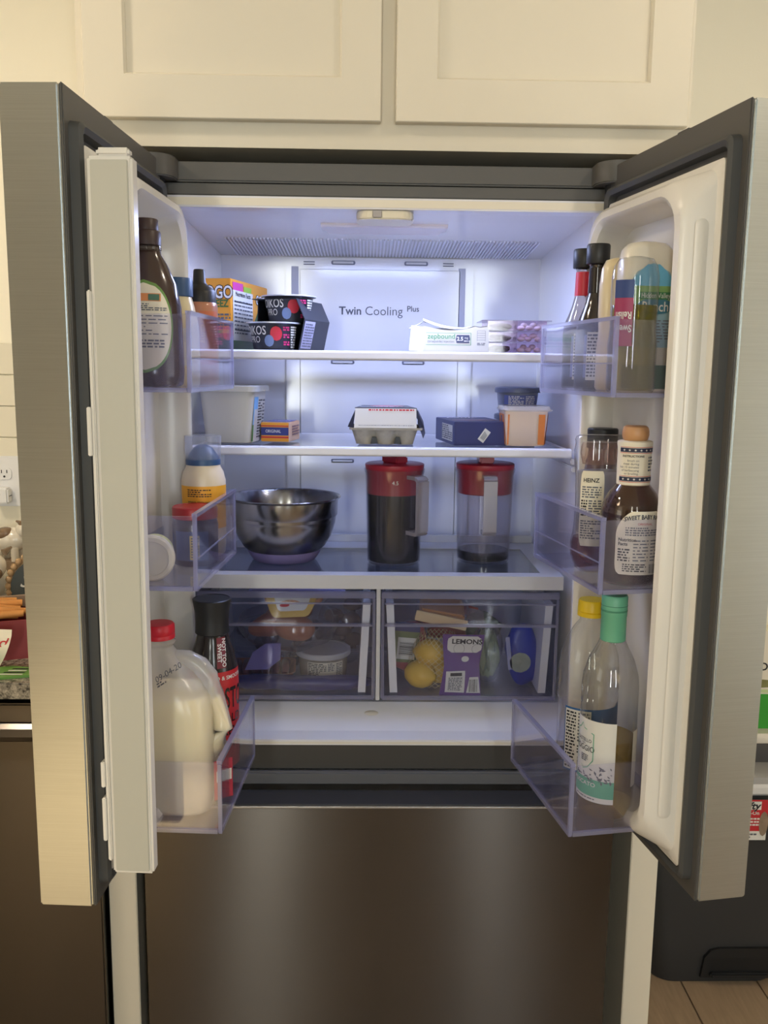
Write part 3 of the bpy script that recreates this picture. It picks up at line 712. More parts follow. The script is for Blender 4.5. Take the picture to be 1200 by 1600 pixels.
PEACHT = clear('peach_tub', (250, 232, 214), .75, (238, 212, 190), .2)
CREAMF = mat('spread_cream', (232, 206, 182), .6)
PEACHT = mat('peach_tub_body', (226, 206, 188), .4)
t = thing('spread_tub', 'translucent white tub with lid and orange side labels at the shelf front', 'tub', (.262, .128, ZT2))
def sq(z, h): return [(x, y, z) for x, y in rrect(-h, h, -h*.92, h*.92, .010)]
M().rings([sq(0, .0345), sq(.002, .0355), sq(.066, .0405)]).build('tub', PEACHT, t)
M().rings([sq(.002, .0335), sq(.060, .0383)]).build('spread', CREAMF, t)
M().rings([sq(.063, .0410), sq(.0635, .0445), sq(.066, .0455), sq(.069, .0430), sq(.0725, .0425), sq(.0725, .040), sq(.0715, .039)]).build('lid', clear('tub_lid', (250, 248, 246), .7, (238, 234, 228), .2), t)
M().box(.042, .050, -.02, -.008, .064, .0655).build('lid_tab', WHITE, t, bevel=.0004)
OR2 = mat('label_orange', (222, 132, 60), .5)
for sg in (-1, 1):
    mpp = flat((sg*.0357, 0, 0), (0, sg, 0), (sg*.005, 0, .066)); a, c2 = (-.028, .030) if sg > 0 else (-.030, .028)
    patch('side_label', mpp, a, c2, .003, .058, OR2, t, rows=3, cols=2)
    patch('side_stripe', mpp, -.006, .006, .006, .055, PAPER if sg > 0 else BLUEB, t, e=.001, rows=2, cols=1)
fmm = flat((0, -.0330, 0), (1, 0, 0), (0, -.0048, .066))
patch('front_label', fmm, .0215, .0335, .003, .058, OR2, t, rows=3, cols=2, e=.0012)
patch('front_label', fmm, -.0345, -.0315, .003, .058, OR2, t, rows=3, cols=2, e=.0012)

GLID = mat('lid_bluegrey', (96, 102, 124), .35); LBLU = mat('label_blue', (96, 104, 156), .5)
for k, lab in enumerate(('round grey lidded spread tub hidden below its twin behind the square tub', 'round grey lidded spread tub with blue nutrition label, raised behind the square tub')):
    t = thing('spread_tub_round', lab, 'tub', (.272, .262, ZT2+k*.0525), 0, 'round spread tubs')
    pr = [(.034, 0), (.0365, .002), (.041, .042), (.0415, .044)]
    M().lathe(pr, 36).build('tub', mat('tub_slate', (120, 124, 140), .35), t)
    M().lathe([(.0425, .0405), (.0452, .041), (.0455, .048), (.0445, .0505), (.040, .0515), (.039, .0505), (.001, .0503)], 36).build('lid', GLID, t)
    w = wrap(prof_r(pr)); patch('label', w, -.034, .042, .006, .036, LBLU, t, e=.0005); fineprint('print', w, -.024, .006, .008, .035, 9, PAPER, t, seed=k, word=.005, fill=.6); fineprint('print', w, .010, .032, .008, .035, 8, PAPER, t, seed=k+5, word=.005, fill=.6)

# ------------------------------------------------------------------ bottom shelf
ZT3 = 1.0447
t = thing('mixing_bowl', 'deep brushed steel mixing bowl with a lilac silicone base', 'bowl', (-.186, .178, ZT3))
prof = [(.052, .008), (.064, .014), (.079, .028), (.091, .048), (.0985, .072), (.100, .086), (.1025, .088), (.104, .118), (.108, .1205), (.1095, .1222), (.1085, .1235), (.1065, .1225), (.1030, .1195), (.1015, .089), (.0975, .073), (.090, .050), (.078, .030), (.062, .0165), (.050, .011), (.001, .010)]
M().lathe(prof, 64).build('bowl', BOWLST, t, smooth=50)
M().lathe([(.058, 0), (.060, .001), (.0665, .010), (.0705, .0175), (.0715, .0205), (.070, .0205), (.062, .0135), (.050, .0075)], 64).build('silicone_base', mat('silicone_lilac', (132, 120, 168), .5), t)

def pitcher(x, y, rz, level, lab):
    t = thing('pitcher', lab, 'pitcher', (x, y, ZT3), rz, 'red lidded plastic pitchers')
    PB = clear('pitcher_plastic', (249, 248, 250), .05, (190, 190, 198), .16)
    pr = [(.048, .0), (.0505, .003), (.0545, .150), (.0555, .170), (.0575, .176), (.0578, .180)]
    M().lathe(pr+[(.0565, .180), (.0560, .176), (.0535, .165), (.0530, .15), (.0490, .005), (.001, .004)], 48, c0=True).build('jug', PB, t)
    DARK = mat('dark_drink', (14, 13, 20), .25)
    r = lambda z: .0482+(.0040)*z/.15
    M().lathe([(.047, .0052), (r(.01), .008), (r(level), level-.001), (r(level)-.001, level)], 40).build('drink', DARK, t)
    LR = mat('lid_red', (158, 34, 52), .35)
    M().lathe([(.050, .132), (.0525, .134), (.0532, .172), (.0555, .182), (.0560, .184), (.0560, .189), (.0535, .1905), (.001, .1915)], 48).build('lid', LR, t)
    M().box(-.014, .014, -.024, .024, .190, .2045).build('lid_knob', LR, t, bevel=.003)
    b = M(); HN = clear('handle_plastic', (250, 249, 250), .55, (198, 192, 194), .2)
    path = [(0, -.0535, .169), (0, -.078, .169), (0, -.0845, .164), (0, -.0845, .070), (0, -.080, .0655), (0, -.0525, .0655)]
    for (p, q) in zip(path, path[1:]):
        p, q = Vector(p), Vector(q); d = (q-p).normalized(); nn = Vector((0, d.z, -d.y))*.0035
        b.rings([[p+nn+Vector((-.0125, 0, 0)), p+nn+Vector((.0125, 0, 0)), p-nn+Vector((.0125, 0, 0)), p-nn+Vector((-.0125, 0, 0))], [q+nn+Vector((-.0125, 0, 0)), q+nn+Vector((.0125, 0, 0)), q-nn+Vector((.0125, 0, 0)), q-nn+Vector((-.0125, 0, 0))]])
    b.build('handle', HN, t, smooth=0)
    return t
p1 = pitcher(.0255, .155, .62, .138, 'red lidded pitcher filled with dark drink beside the steel bowl')
p2 = pitcher(.2005, .178, .0, .022, 'red lidded pitcher nearly empty with a little dark drink')
w = wrap(lambda z: .0535, -PI/2-.62); text('moulded_mark', '4.5', .010, 0, .158, w, PAPER, p1, e=.0018)

# ------------------------------------------------------------------ bottles in the left door
def bottle(name, lab, cat, pos, prof, m, rz=0, n=40, sx=1, sy=1, p=2, body='body', group=None):
    t = thing(name, lab, cat, pos, rz, group)
    M().lathe(prof, n, sx, sy, p).build(body, m, t, smooth=50)
    return t, wrap(prof_r(prof), -PI/2, sx, sy, p)
F1, F2, F3 = 1.3835, 1.1165, .7665
CHOC = mat('syrup_brown', (58, 40, 36), .18, coat=.4); CAPB = mat('cap_brown', (58, 40, 38), .4)
pr = [(.036, 0), (.040, .003), (.0415, .02), (.0405, .075), (.0395, .105), (.034, .135), (.024, .160), (.0175, .172), (.0165, .184)]
t, w = bottle('chocolate_syrup', 'tall brown syrup bottle with green ringed oval label in the upper door bin', 'bottle', DL.W(.276, .056, F1), pr, CHOC, .06, sx=1.12, sy=.8)
M().lathe([(.0172, .176), (.0200, .178), (.0200, .181), (.0180, .182)], 32).build('collar', clear('collar_clear', (225, 215, 205), .3, (170, 160, 150), .1), t)
M().lathe([(.0195, .184), (.0195, .200), (.0185, .202), (.0165, .203), (.0165, .216), (.0155, .2175)], 32).build('cap', CAPB, t)
LG = mat('label_ring_green', (104, 142, 70), .5)
patch('label_ring', w, -.040, .040, .018, .138, LG, t, e=.0006, shape=oval, cols=24, rows=24); patch('label', w, -.037, .037, .022, .134, PAPERC, t, e=.0010, shape=oval, cols=24, rows=24)
patch('orange_band', w, -.028, .022, .1105, .1205, mat('print_salmon', (216, 140, 84), .5), t, e=.0014, rows=2); patch('green_badge', w, .006, .020, .1115, .1195, mat('print_pine', (70, 110, 90), .5), t, e=.0018, rows=2)
fineprint('print', w, -.032, .030, .098, .108, 4, INKG, t, e=.0015, seed=1, word=.004); fineprint('print', w, -.032, .031, .066, .094, 6, INKG, t, e=.0015, seed=2, word=.008, fill=.3)
bars('barcode', w, -.030, -.010, .040, .060, INKG, t, 11, e=.0015, horiz=True); fineprint('print', w, -.006, .026, .050, .062, 3, INKG, t, e=.0015, seed=4, word=.005)

MAYO = mat('mayonnaise', (222, 206, 164), .3, coat=.3); CAPN = mat('cap_blue', (44, 78, 122), .4)
pr = [(.028, 0), (.030, .003), (.0305, .07), (.0295, .085), (.024, .112), (.0205, .124), (.0200, .128)]
t, w = bottle('mayonnaise_jar', 'cream coloured dressing bottle with a blue cap behind the syrup', 'bottle', DL.W(.196, .074, F1), pr, MAYO, 0)
M().lathe([(.0215, .124), (.0225, .125), (.0225, .147), (.021, .150), (.001, .1505)], 32).build('cap', CAPN, t)
patch('label', w, -.02, .026, .028, .080, PAPER, t, rows=8)
SAU = mat('sauce_salmon', (178, 118, 88), .3, coat=.3)
pr = [(.024, 0), (.0265, .003), (.0270, .05), (.0262, .115), (.0250, .120), (.021, .124)]
t, w = bottle('sauce_bottle', 'salmon coloured sauce bottle with black spout cap beside the orange carton', 'bottle', DL.W(.128, .090, F1), pr, SAU, 0)
M().lathe([(.0222, .120), (.0240, .121), (.0240, .136), (.021, .141), (.013, .146), (.0095, .151), (.0085, .168), (.0075, .1695), (.001, .170)], 32).build('spout_cap', BLACK, t)
patch('label', w, .004, .034, .03, .108, mat('label_sauce', (192, 104, 66), .45), t); text('brand', 'Creamy', .013, .009, .082, w, ORG, t, rot=-PI/2, bold=.01); patch('white_mark', w, -.018, -.006, .085, .110, PAPER, t); fineprint('print', w, -.016, .0, .03, .08, 6, PAPER, t, seed=3)

# middle bin
YEL = mat('label_yellow', (226, 162, 40), .45)
pr = [(.028, 0), (.0325, .004), (.034, .03), (.0335, .075), (.0345, .105), (.0345, .118), (.031, .132), (.0265, .140), (.0262, .146)]
t, w = bottle('mayonnaise_bottle', 'squeeze bottle with yellow label, blue neck and clear cup on top', 'bottle', DL.W(.098, .083, F2), pr, mat('mayo_bottle', (214, 200, 176), .35), .05, body='body')
M().lathe([(.0268, .143), (.0270, .150), (.0262, .153), (.014, .170), (.006, .174), (.001, .1745)], 36).build('neck', CAPN, t)
M().lathe([(.0272, .152), (.0285, .186), (.0288, .188), (.0270, .1885)], 36, c0=False, c1=True).build('cup_cap', clear('cap_clear', (248, 249, 251), .26, (206, 210, 220), .15), t)
patch('label', w, -.040, .052, .045, .112, YEL, t, cols=24); 
fineprint('print', w, -.022, .016, .095, .108, 4, INK, t, seed=5, word=.003, fill=.5)
for k, (tx, sz) in enumerate((('WHOLE EGGS', .0055), ('omega-3', .006), ('source of', .0042), ('Excellent', .0042))): text('print', tx, sz, -.004, .087-k*.0062, w, INK, t, rot=PI, bold=.01)
PSTE = mat('sauce_dark', (58, 50, 66), .3, coat=.3)
pr = [(.030, 0), (.0335, .003), (.034, .06), (.0325, .068), (.030, .072)]
t, w = bottle('salsa_jar', 'glass jar of dark preserve with a bright red lid in the middle door bin', 'jar', DL.W(.168, .086, F2), pr, PSTE, 0)
M().lathe([(.032, .070), (.0335, .071), (.0335, .086), (.0325, .0875), (.031, .088), (.0305, .0872), (.001, .0872)], 36).build('lid', mat('lid_bright_red', (160, 30, 32), .35), t)
patch('label', w, -.026, .026, .010, .054, mat('label_slate_blue', (70, 84, 128), .5), t); patch('gold_panel', w, -.002, .012, .012, .048, mat('label_gold', (190, 170, 110), .5), t, e=.001); fineprint('print', w, .0, .011, .014, .046, 8, INKG, t, e=.0014, seed=2)
t = thing('dip_container', 'small round cream dip pot with yellow green rim lying on its side', 'container', DL.W(.272, .052, F2+.0325), rot=(PI/2, 0, .12))
M().lathe([(.024, -.028), (.0265, -.026), (.0305, .012), (.0305, .016)], 36).build('pot', mat('pot_lime', (198, 196, 110), .45, var=.25, scale=60), t)
M().lathe([(.031, .012), (.0318, .013), (.0318, .020), (.0295, .0225), (.024, .0228), (.0235, .0215), (.001, .0215)], 36).build('lid', mat('pot_cream', (222, 212, 176), .4), t)

# bottom bin: milk jug and cold brew
JUG = clear('milk_jug_plastic', (250, 249, 246), .36, (244, 240, 230), .25); MILK = mat('milk', (244, 230, 192), .5, sss=.2)
t = thing('milk_jug', 'translucent gallon milk jug with red cap in the lowest left door bin', 'jug', DL.W(.236, .072, F3), -.10)
def jr(z):
    ks = [(0, .052, 0, 3.2), (.004, .056, 0, 3.4), (.06, .0575, 0, 3.6), (.150, .0575, -.001, 3.4), (.172, .055, -.003, 3), (.195, .047, -.010, 2.6), (.215, .036, -.018, 2.2), (.232, .0245, -.024, 2), (.240, .0205, -.0255, 2), (.243, .0205, -.0255, 2), (.246, .0235, -.0255, 2), (.249, .0235, -.0255, 2), (.252, .0195, -.0255, 2), (.264, .0190, -.0255, 2)]
    for a, c in zip(ks, ks[1:]):
        if a[0] <= z <= c[0]:
            k = (z-a[0])/(c[0]-a[0]); return [a[i]+(c[i]-a[i])*k for i in (1, 2, 3)]
    return list(ks[-1][1:])
def jring(z, d=0, n=48):
    r, dx, p = jr(z); r -= d
    return [(dx+r*1.0*sgnpow(math.cos(2*PI*j/n), 2/p), r*.95*sgnpow(math.sin(2*PI*j/n), 2/p), z) for j in range(n)]
M().rings([jring(z) for z in (0, .004, .03, .06, .10, .150, .16, .172, .184, .195, .205, .215, .224, .232, .240, .243, .246, .249, .252, .264)], True, False).build('jug', JUG, t, smooth=60)
M().rings([jring(z, .0035) for z in (.003, .01, .06, .10, .150, .160, .170, .174)]).build('milk', MILK, t, smooth=60)
hp = [(-.004, 0, .223), (.016, 0, .222), (.034, 0, .213), (.047, 0, .196), (.054, 0, .172), (.061, 0, .145), (.066, 0, .118), (.060, 0, .098), (.046, 0, .086)]
M().tube(hp, [.012, .013, .0135, .014, .014, .014, .015, .017, .018], 16).build('handle', JUG, t, smooth=80)
M().tube([(.054, 0, .165), (.061, 0, .145), (.066, 0, .118), (.060, 0, .098), (.046, 0, .086)], [.010, .0105, .0115, .0135, .014], 14).build('milk_in_handle', MILK, t, smooth=80)
M().lathe([(.0215, .2525), (.0225, .253), (.0225, .258), (.0220, .259), (.0225, .260), (.0222, .272), (.0205, .2745), (.001, .275)], 40, at=(-.0255, 0, 0)).build('cap', mat('cap_red', (200, 30, 46), .4), t)
dm = flat((-.006, -.036, .205), (.8, -.05, .55), (-.45, .52, .72)); text('date_stamp', '09-04-20', .013, .012, .0, dm, INKG, t, e=.008); fineprint('date_stamp', dm, -.012, .004, -.012, -.004, 2, INKG, t, e=.008)
lm = flat((.060, -.030, 0), (.75, .66, 0), (0, 0, 1)); patch('red_label', lm, .0, .03, .018, .078, mat('milk_label', (176, 40, 62), .5), t, e=.001, rows=3, cols=3); patch('label_stripe', lm, .004, .028, .045, .062, PAPER, t, e=.0015, rows=2, cols=2)

BRW = mat('cold_brew', (32, 26, 26), .2, coat=.4); SRED = mat('sleeve_red', (186, 36, 42), .4)
pr = [(.036, 0), (.0395, .003), (.040, .02), (.040, .150), (.0385, .175), (.0335, .195), (.0275, .212), (.0245, .224), (.0250, .230)]
t, w = bottle('cold_brew_bottle', 'black coffee bottle with red wrap and flared black cap behind the milk', 'bottle', DL.W(.118, .097, F3), pr, BRW, .18)
M().lathe([(.0245, .226), (.0268, .228), (.0262, .245), (.0270, .262), (.0298, .2785), (.0300, .282), (.0285, .283), (.0275, .2818), (.001, .2815)], 40).build('cap', BLACK, t)
patch('wrap_label', w, -.058, .058, .012, .172, SRED, t, cols=28); patch('neck_tag', w, .006, .021, .178, .224, mat('tag_dark_red', (108, 24, 40), .45), t)
for k, tx in enumerate(('NOT TOO', 'SWEET')): text('print', tx, .0090, .0175-k*.0075, .201, w, PAPER, t, rot=-PI/2, bold=.02)
text('brand', 'STOK', .048, .017, .126, w, BRW, t, bold=.015, squash=.45, align='LEFT'); text('print', 'BOLD & SMOOTH', .0085, .022, .162, w, PAPER, t, bold=.02)
for k, tx in enumerate(('COLD', 'BREW', 'COFFEE')): text('print', tx, .020, .026, .094-k*.021, w, BRW, t, bold=.01, squash=.9)

# ------------------------------------------------------------------ bottles in the right door
SOY = mat('soy_dark', (34, 26, 26), .12, coat=.5); DGL = clear('bottle_dark_glass', (225, 220, 216), .1, (110, 104, 108), .04)
def saucebottle(u, n_, rz, lab, neck, fill):
    pr = [(.026, 0), (.028, .003), (.0285, .085), (.0265, .100), (.017, .124), (.0125, .142), (.0115, .182), (.0135, .184)]
    t, w = bottle('soy_sauce_bottle', lab, 'bottle', DR.W(u, n_, F1), pr, DGL, rz, group='slim dark sauce bottles in the door')
    M().lathe([(.025, .003), (.0272, .005)]+[(r-.0012, z) for r, z in pr[2:] if z <= fill]+[(.012, fill+.001)], 36).build('sauce', SOY, t)
    if neck: patch('neck_label', w, -.03, .03, .142, .178, neck, t, rows=4)
    M().lathe([(.0165, .184), (.0172, .185), (.0172, .2105), (.016, .2125), (.001, .2128)], 32).build('cap', BLACK, t)
    patch('label', w, -.030, .030, .018, .080, mat('label_steel_blue', (110, 120, 170), .5), t); patch('label_strip', w, -.026, -.006, .014, .084, PAPER, t, e=.001); fineprint('print', w, -.025, -.008, .018, .082, 13, INK, t, e=.0014, seed=int(u*100)); patch('label_patch', w, .0, .014, .022, .050, PAPER, t, e=.001); bars('barcode', w, .001, .013, .024, .048, INKG, t, 9, e=.0014, horiz=True)
saucebottle(.080, .068, .3, 'slim dark sauce bottle with a red neck label, nearest the shelves', mat('neck_red', (196, 40, 60), .4), .094)
saucebottle(.138, .071, .3, 'slim dark sauce bottle with black neck in front of the red necked one', SOY, .182)
CRM = mat('dressing_cream', (214, 196, 156), .3, coat=.3)
pr = [(.030, 0), (.033, .004), (.0335, .060), (.0305, .082), (.0325, .110), (.0325, .150), (.030, .172), (.024, .184), (.010, .188), (.001, .1885)]
t, w = bottle('dressing_bottle', 'upturned cream coloured squeeze bottle between the dark bottle and the relish', 'bottle', DR.W(.186, .056, F1), pr, CRM, .2, sx=.95, sy=.7)
RLQ = clear('relish_liquid', (222, 214, 120), .38, (146, 136, 36), .1)
pr = [(.029, 0), (.0315, .004), (.032, .06), (.030, .085), (.0305, .115), (.0305, .150), (.0275, .165), (.022, .1735), (.010, .1765), (.001, .177)]
t, w = bottle('relish_bottle', 'clear upturned squeeze bottle of green relish with red and blue label', 'bottle', DR.W(.292, .084, F1), pr, PET, .15, sx=1.05, sy=.8)
M().lathe([(.0275, .002), (.030, .005), (.0305, .06), (.0287, .085), (.0291, .112), (.0285, .1135)], 36, 1.05, .8).build('relish', RLQ, t)
patch('label', w, -.040, -.012, .060, .124, mat('label_relish_red', (150, 44, 86), .45), t); patch('label_top', w, -.040, -.012, .122, .145, mat('label_relish_blue', (38, 60, 118), .45), t, e=.0009)
for k, tx in enumerate(('Sweet', 'Relish')): text('print', tx, .013, -.025, .083+k*.017, w, PAPER, t, rot=PI, bold=.02, squash=.75)
RAN = mat('ranch_white', (222, 214, 196), .3, coat=.2)
pr = [(.030, 0), (.034, .004), (.035, .02), (.035, .150), (.0345, .175), (.031, .192), (.024, .200), (.010, .203), (.001, .2035)]
t, w = bottle('ranch_bottle', 'large upturned ranch bottle with blue and green label next to the door edge', 'bottle', DR.W(.243, .046, F1), pr, RAN, .10, sx=1.08, sy=.72, p=3)
fm = flat((0, -.0262, 0), (1, 0, 0), (0, 0, 1))
def fpatch(nm, a0, a1, b0, b1, m_, e, shape=None): patch(nm, fm, a0, a1, b0, b1, m_, t, e=e, shape=shape, rows=10, cols=6)
fpatch('green_base', -.038, .038, .004, .036, mat('label_dark_green', (62, 100, 80), .45), .001)
fpatch('label', -.036, .036, .060, .172, mat('label_pale_blue', (150, 184, 196), .45), .0008, arch); fpatch('label_sky', -.033, .033, .132, .1705, mat('label_azure', (104, 176, 208), .45), .0012, lambda k: 1-.75*k*k)
fpatch('label_hill', -.036, .036, .112, .142, mat('label_hill', (126, 164, 96), .45), .0014, lambda k: 1-.25*k)
fpatch('label_badge', -.022, .030, .104, .126, mat('label_teal', (64, 120, 140), .45), .0020, oval); fpatch('label_ribbon', -.020, .030, .124, .134, mat('label_ribbon', (56, 120, 72), .45), .0022)
text('brand', 'Hidden Valley', .0098, .004, .129, fm, PAPER, t, e=.0028, squash=.75); text('brand', 'Ranch', .0185, .004, .114, fm, PAPER, t, e=.0028, bold=.01, squash=.85)
fineprint('facts', fm, -.026, .030, .066, .098, 8, INKG, t, e=.0016, word=.008, seed=3, fill=.35)

# middle bin
pr = [(.022, 0), (.029, .006), (.0355, .025), (.0365, .045), (.033, .062), (.0315, .10), (.0325, .140), (.035, .160), (.0365, .178), (.0345, .190), (.0355, .196), (.034, .2005), (.028, .203), (.001, .203)]
KET = clear('ketchup_smear', (214, 150, 160), .55, (150, 60, 80), .12)
t, w = bottle('ketchup_bottle', 'nearly empty clear ketchup bottle standing upside down in the door bin', 'bottle', DR.W(.196, .078, F2), pr, PET, .25, sx=1.12, sy=.8)
M().lathe([(.020, .002), (.0275, .0075), (.0340, .026), (.0348, .044), (.0325, .052)], 40, 1.12, .8).build('ketchup', KET, t)
M().lathe([(.0272, .160), (.031, .176), (.030, .186), (.028, .192), (.001, .194)], 30, 1.0, .7).build('residue', clear('ketchup_residue', (248, 238, 232), .14, (200, 150, 120), .2), t)
FROST = clear('frosted_film', (250, 250, 250), .5, (190, 186, 184), .3)
M().lathe([(.0310, .060), (.0300, .10), (.0310, .150)], 36, 1.10, .78, c0=False, c1=False).build('film', FROST, t)
patch('label', w, -.044, -.006, .042, .152, PAPERC, t, e=.001, rows=20, shape=rounded(.2)); text('brand', 'HEINZ', .0085, -.026, .138, w, INK, t, e=.0018, bold=.02)
fineprint('print', w, -.040, -.010, .112, .130, 5, INKG, t, e=.0016, seed=1, word=.005); fineprint('facts', w, -.041, -.030, .085, .110, 6, INK, t, e=.0016, seed=2, fill=.6); fineprint('facts', w, -.028, -.009, .084, .110, 7, INKG, t, e=.0016, seed=3, word=.006); fineprint('print', w, -.041, -.010, .052, .080, 8, INKG, t, e=.0016, seed=4)
pr = [(.024, 0), (.026, .003), (.0262, .14), (.024, .156), (.0215, .164), (.021, .178)]
t, w = bottle('hot_sauce_bottle', 'dark bottle with wide black cap half hidden behind the ketchup', 'bottle', DR.W(.118, .041, F2), pr, mat('hot_sauce', (84, 56, 54), .2, coat=.3), .2)
M().lathe([(.0225, .176), (.0235, .177), (.0235, .205), (.022, .207), (.001, .2072)], 32).build('cap', BLACK, t); patch('label', w, -.02, .02, .03, .12, BLK, t); fineprint('print', w, -.015, .015, .05, .11, 6, PAPER, t, e=.0012, seed=2)

BBQ = mat('barbecue_sauce', (52, 32, 24), .12, coat=.5); BBG = clear('bbq_glass', (240, 232, 224), .08, (120, 96, 84), .03)
pr = [(.037, 0), (.041, .003), (.0425, .012), (.0420, .10), (.040, .112), (.032, .128), (.0235, .1385), (.0200, .144), (.0195, .150)]
t, w = bottle('barbecue_sauce_bottle', 'round barbecue sauce bottle with white star-banded neck and tan ball cap', 'bottle', DR.W(.268, .060, F2), pr, BBG, .08)
M().lathe([(.036, .003), (.0398, .006), (.0408, .013), (.0403, .098), (.0375, .112)], 40).build('sauce', BBQ, t)
M().lathe([(.0375, .1121), (.030, .127), (.022, .137), (.019, .143)], 40).build('sauce_film', clear('sauce_film', (190, 158, 140), .45, (110, 76, 62), .15), t)
npf = [(.0220, .1385), (.0228, .1395), (.0232, .190), (.0240, .1945), (.0240, .1985), (.0215, .2000)]
M().lathe(npf, 40).build('neck_wrap', PAPERC, t)
nw = wrap(prof_r(npf)); DBL = mat('band_navy', (38, 42, 66), .5)
for z0 in (.1450, .1850):
    patch('star_band', nw, -.03, .03, z0, z0+.0058, DBL, t, e=.0006, rows=2, cols=20)
    for z in (z0-.0014, z0+.0066): patch('red_rule', nw, -.03, .03, z, z+.0006, REDP, t, e=.0006, rows=1, cols=20)
    b = M()
    for k in range(-3, 4): b.poly([nw(k*.0075+.0019*rr*math.sin(PI*j/5), z0+.0029+.0019*rr*math.cos(PI*j/5), .0012) for j in range(10) for rr in ((1, .42)[j % 2],)])
    b.build('star', PAPER, t, smooth=0)
text('print', 'INSTRUCTIONS', .0042, -.010, .1795, nw, INK, t, bold=.02)
for k, tx in enumerate(('brush on', 'meat during', 'last 15 minutes', 'of barbecuing', 'or broiling.')): text('print', tx, .0043, -.002, .1735-k*.0045, nw, INKG, t, align='RIGHT')
fineprint('print', nw, .012, .024, .158, .180, 5, INKG, t, seed=3, word=.004)
M().lathe([(.0145, .1995), (.0168, .2015), (.0182, .207), (.0182, .213), (.0165, .2185), (.0135, .2205), (.001, .2208)], 40).build('cap', mat('cap_tan', (190, 142, 96), .4), t)
patch('label', w, -.035, .043, .018, .106, PAPERC, t, e=.0008, rows=26, cols=26, shape=lambda k: rounded(.18)(k) if k < .6 else math.sqrt(max(.08, 1-((k-.6)/.45)**2)))
text('brand', "SWEET BABY RAY'S", .0082, .004, .0985, w, DBL, t, e=.0014, bold=.025, arc=5, squash=.8); text('brand_lower', 'ORIGINAL', .0046, .004, .0888, w, REDP, t, e=.0014)
fineprint('print', w, -.022, .032, .072, .085, 4, INKG, t, e=.0014, seed=4, word=.003)
for k, tx in enumerate(('Nutrition', 'Facts')): text('facts', tx, .0062, -.031, .0665-k*.0058, w, INK, t, e=.0014, bold=.025, align='LEFT')
fineprint('facts', w, -.031, -.015, .036, .055, 5, INK, t, e=.0014, seed=6); fineprint('facts', w, -.011, .010, .036, .068, 7, INKG, t, e=.0014, seed=7, word=.006, fill=.35); fineprint('facts', w, .013, .040, .036, .068, 7, INKG, t, e=.0014, seed=8, word=.006, fill=.35)
fineprint('print', w, -.024, .008, .022, .034, 4, INK, t, e=.0014, seed=9); bars('barcode', w, .012, .036, .020, .033, INK, t, 20, e=.0014)

# lowest bin: juice and wine
YCAP = mat('cap_yellow', (232, 196, 30), .4)
pr = [(.040, 0), (.045, .004), (.046, .02), (.0455, .14), (.047, .143), (.047, .150), (.0455, .153), (.047, .163), (.0455, .172), (.0465, .182), (.044, .210), (.036, .236), (.025, .256), (.0175, .266), (.0165, .276)]
t, w = bottle('juice_bottle', 'empty clear juice bottle with yellow cap and blue fruit label', 'bottle', DR.W(.170, .068, F3), pr, PET, .2)
M().lathe([(.0182, .272), (.0215, .273), (.0215, .279), (.0205, .280), (.0215, .281), (.0210, .296), (.0195, .298), (.001, .2983)], 36).build('cap', YCAP, t)
patch('label', w, -.056, .060, .035, .137, mat('label_ocean', (40, 92, 148), .45), t, e=.0007, cols=30); patch('facts_panel', w, -.054, -.014, .038, .134, PAPER, t, e=.0012)
patch('fruit', w, -.010, .030, .037, .066, mat('fruit_red', (170, 44, 60), .5, var=.5, scale=80), t, e=.0012, shape=oval); patch('fruit', w, .004, .024, .046, .076, mat('fruit_yellow', (206, 180, 60), .5), t, e=.0015, shape=oval); patch('splash', w, -.010, .012, .068, .094, mat('splash_blue', (110, 160, 200), .4), t, e=.0015, shape=oval)
fineprint('facts', w, -.052, -.036, .040, .132, 18, INK, t, e=.0016, seed=1, word=.004); fineprint('facts', w, -.033, -.016, .084, .132, 9, INKG, t, e=.0016, seed=2, word=.004); fineprint('print', w, -.033, -.016, .066, .080, 3, INK, t, e=.0016, seed=3); bars('barcode', w, -.032, -.017, .040, .062, INK, t, 14, e=.0016, horiz=True)
MINT = mat('capsule_mint', (104, 176, 142), .4); WINE = clear('white_wine', (232, 212, 140), .18, (178, 150, 70), .03)
pr = [(.030, .004), (.034, 0), (.0365, .003), (.037, .012), (.037, .195), (.0355, .212), (.029, .235), (.020, .254), (.0155, .266), (.0145, .285), (.0148, .30)]
t, w = bottle('wine_bottle', 'clear wine bottle with mint green capsule and white label, part full', 'bottle', DR.W(.262, .075, F3), pr, GLB, -.95); t.scale = (1.1, 1.1, 1)
M().lathe([(.0148, .003), (.034, .0045), (.0354, .012), (.0354, .118), (.0350, .1185)], 40).build('wine', WINE, t)
M().lathe([(.0158, .262), (.0165, .263), (.0163, .298), (.0168, .299), (.0168, .327), (.0155, .329), (.001, .3292)], 36).build('capsule', MINT, t)
for z in (.306, .3075, .314): M().lathe([(.0170, z), (.0172, z+.0004), (.0170, z+.0008)], 36, c0=False, c1=False).build('capsule_groove', mat('mint_dark', (60, 124, 98), .5), t)
patch('label', w, -.030, .036, .028, .150, PAPER, t, e=.0006, cols=24, rows=16)
patch('mint_band', w, -.030, .036, .036, .062, mat('label_mint', (92, 172, 138), .45), t, e=.0010, cols=24, rows=4)
b = M(); crest = [(-.012, .090), (-.012, .132), (-.004, .136), (.0, .143), (.004, .136), (.020, .130), (.020, .090), (.012, .078), (.004, .074)]
crest = [(-.024+.012+x, z) for x, z in crest]; cen = (-.008, .105)
cr_in = [(cen[0]+(x-cen[0])*.93, cen[1]+(z-cen[1])*.96) for x, z in crest]
for k in range(len(crest)):
    j = (k+1) % len(crest); b.quad(w(*crest[k], .0012), w(*crest[j], .0012), w(*cr_in[j], .0012), w(*cr_in[k], .0012))
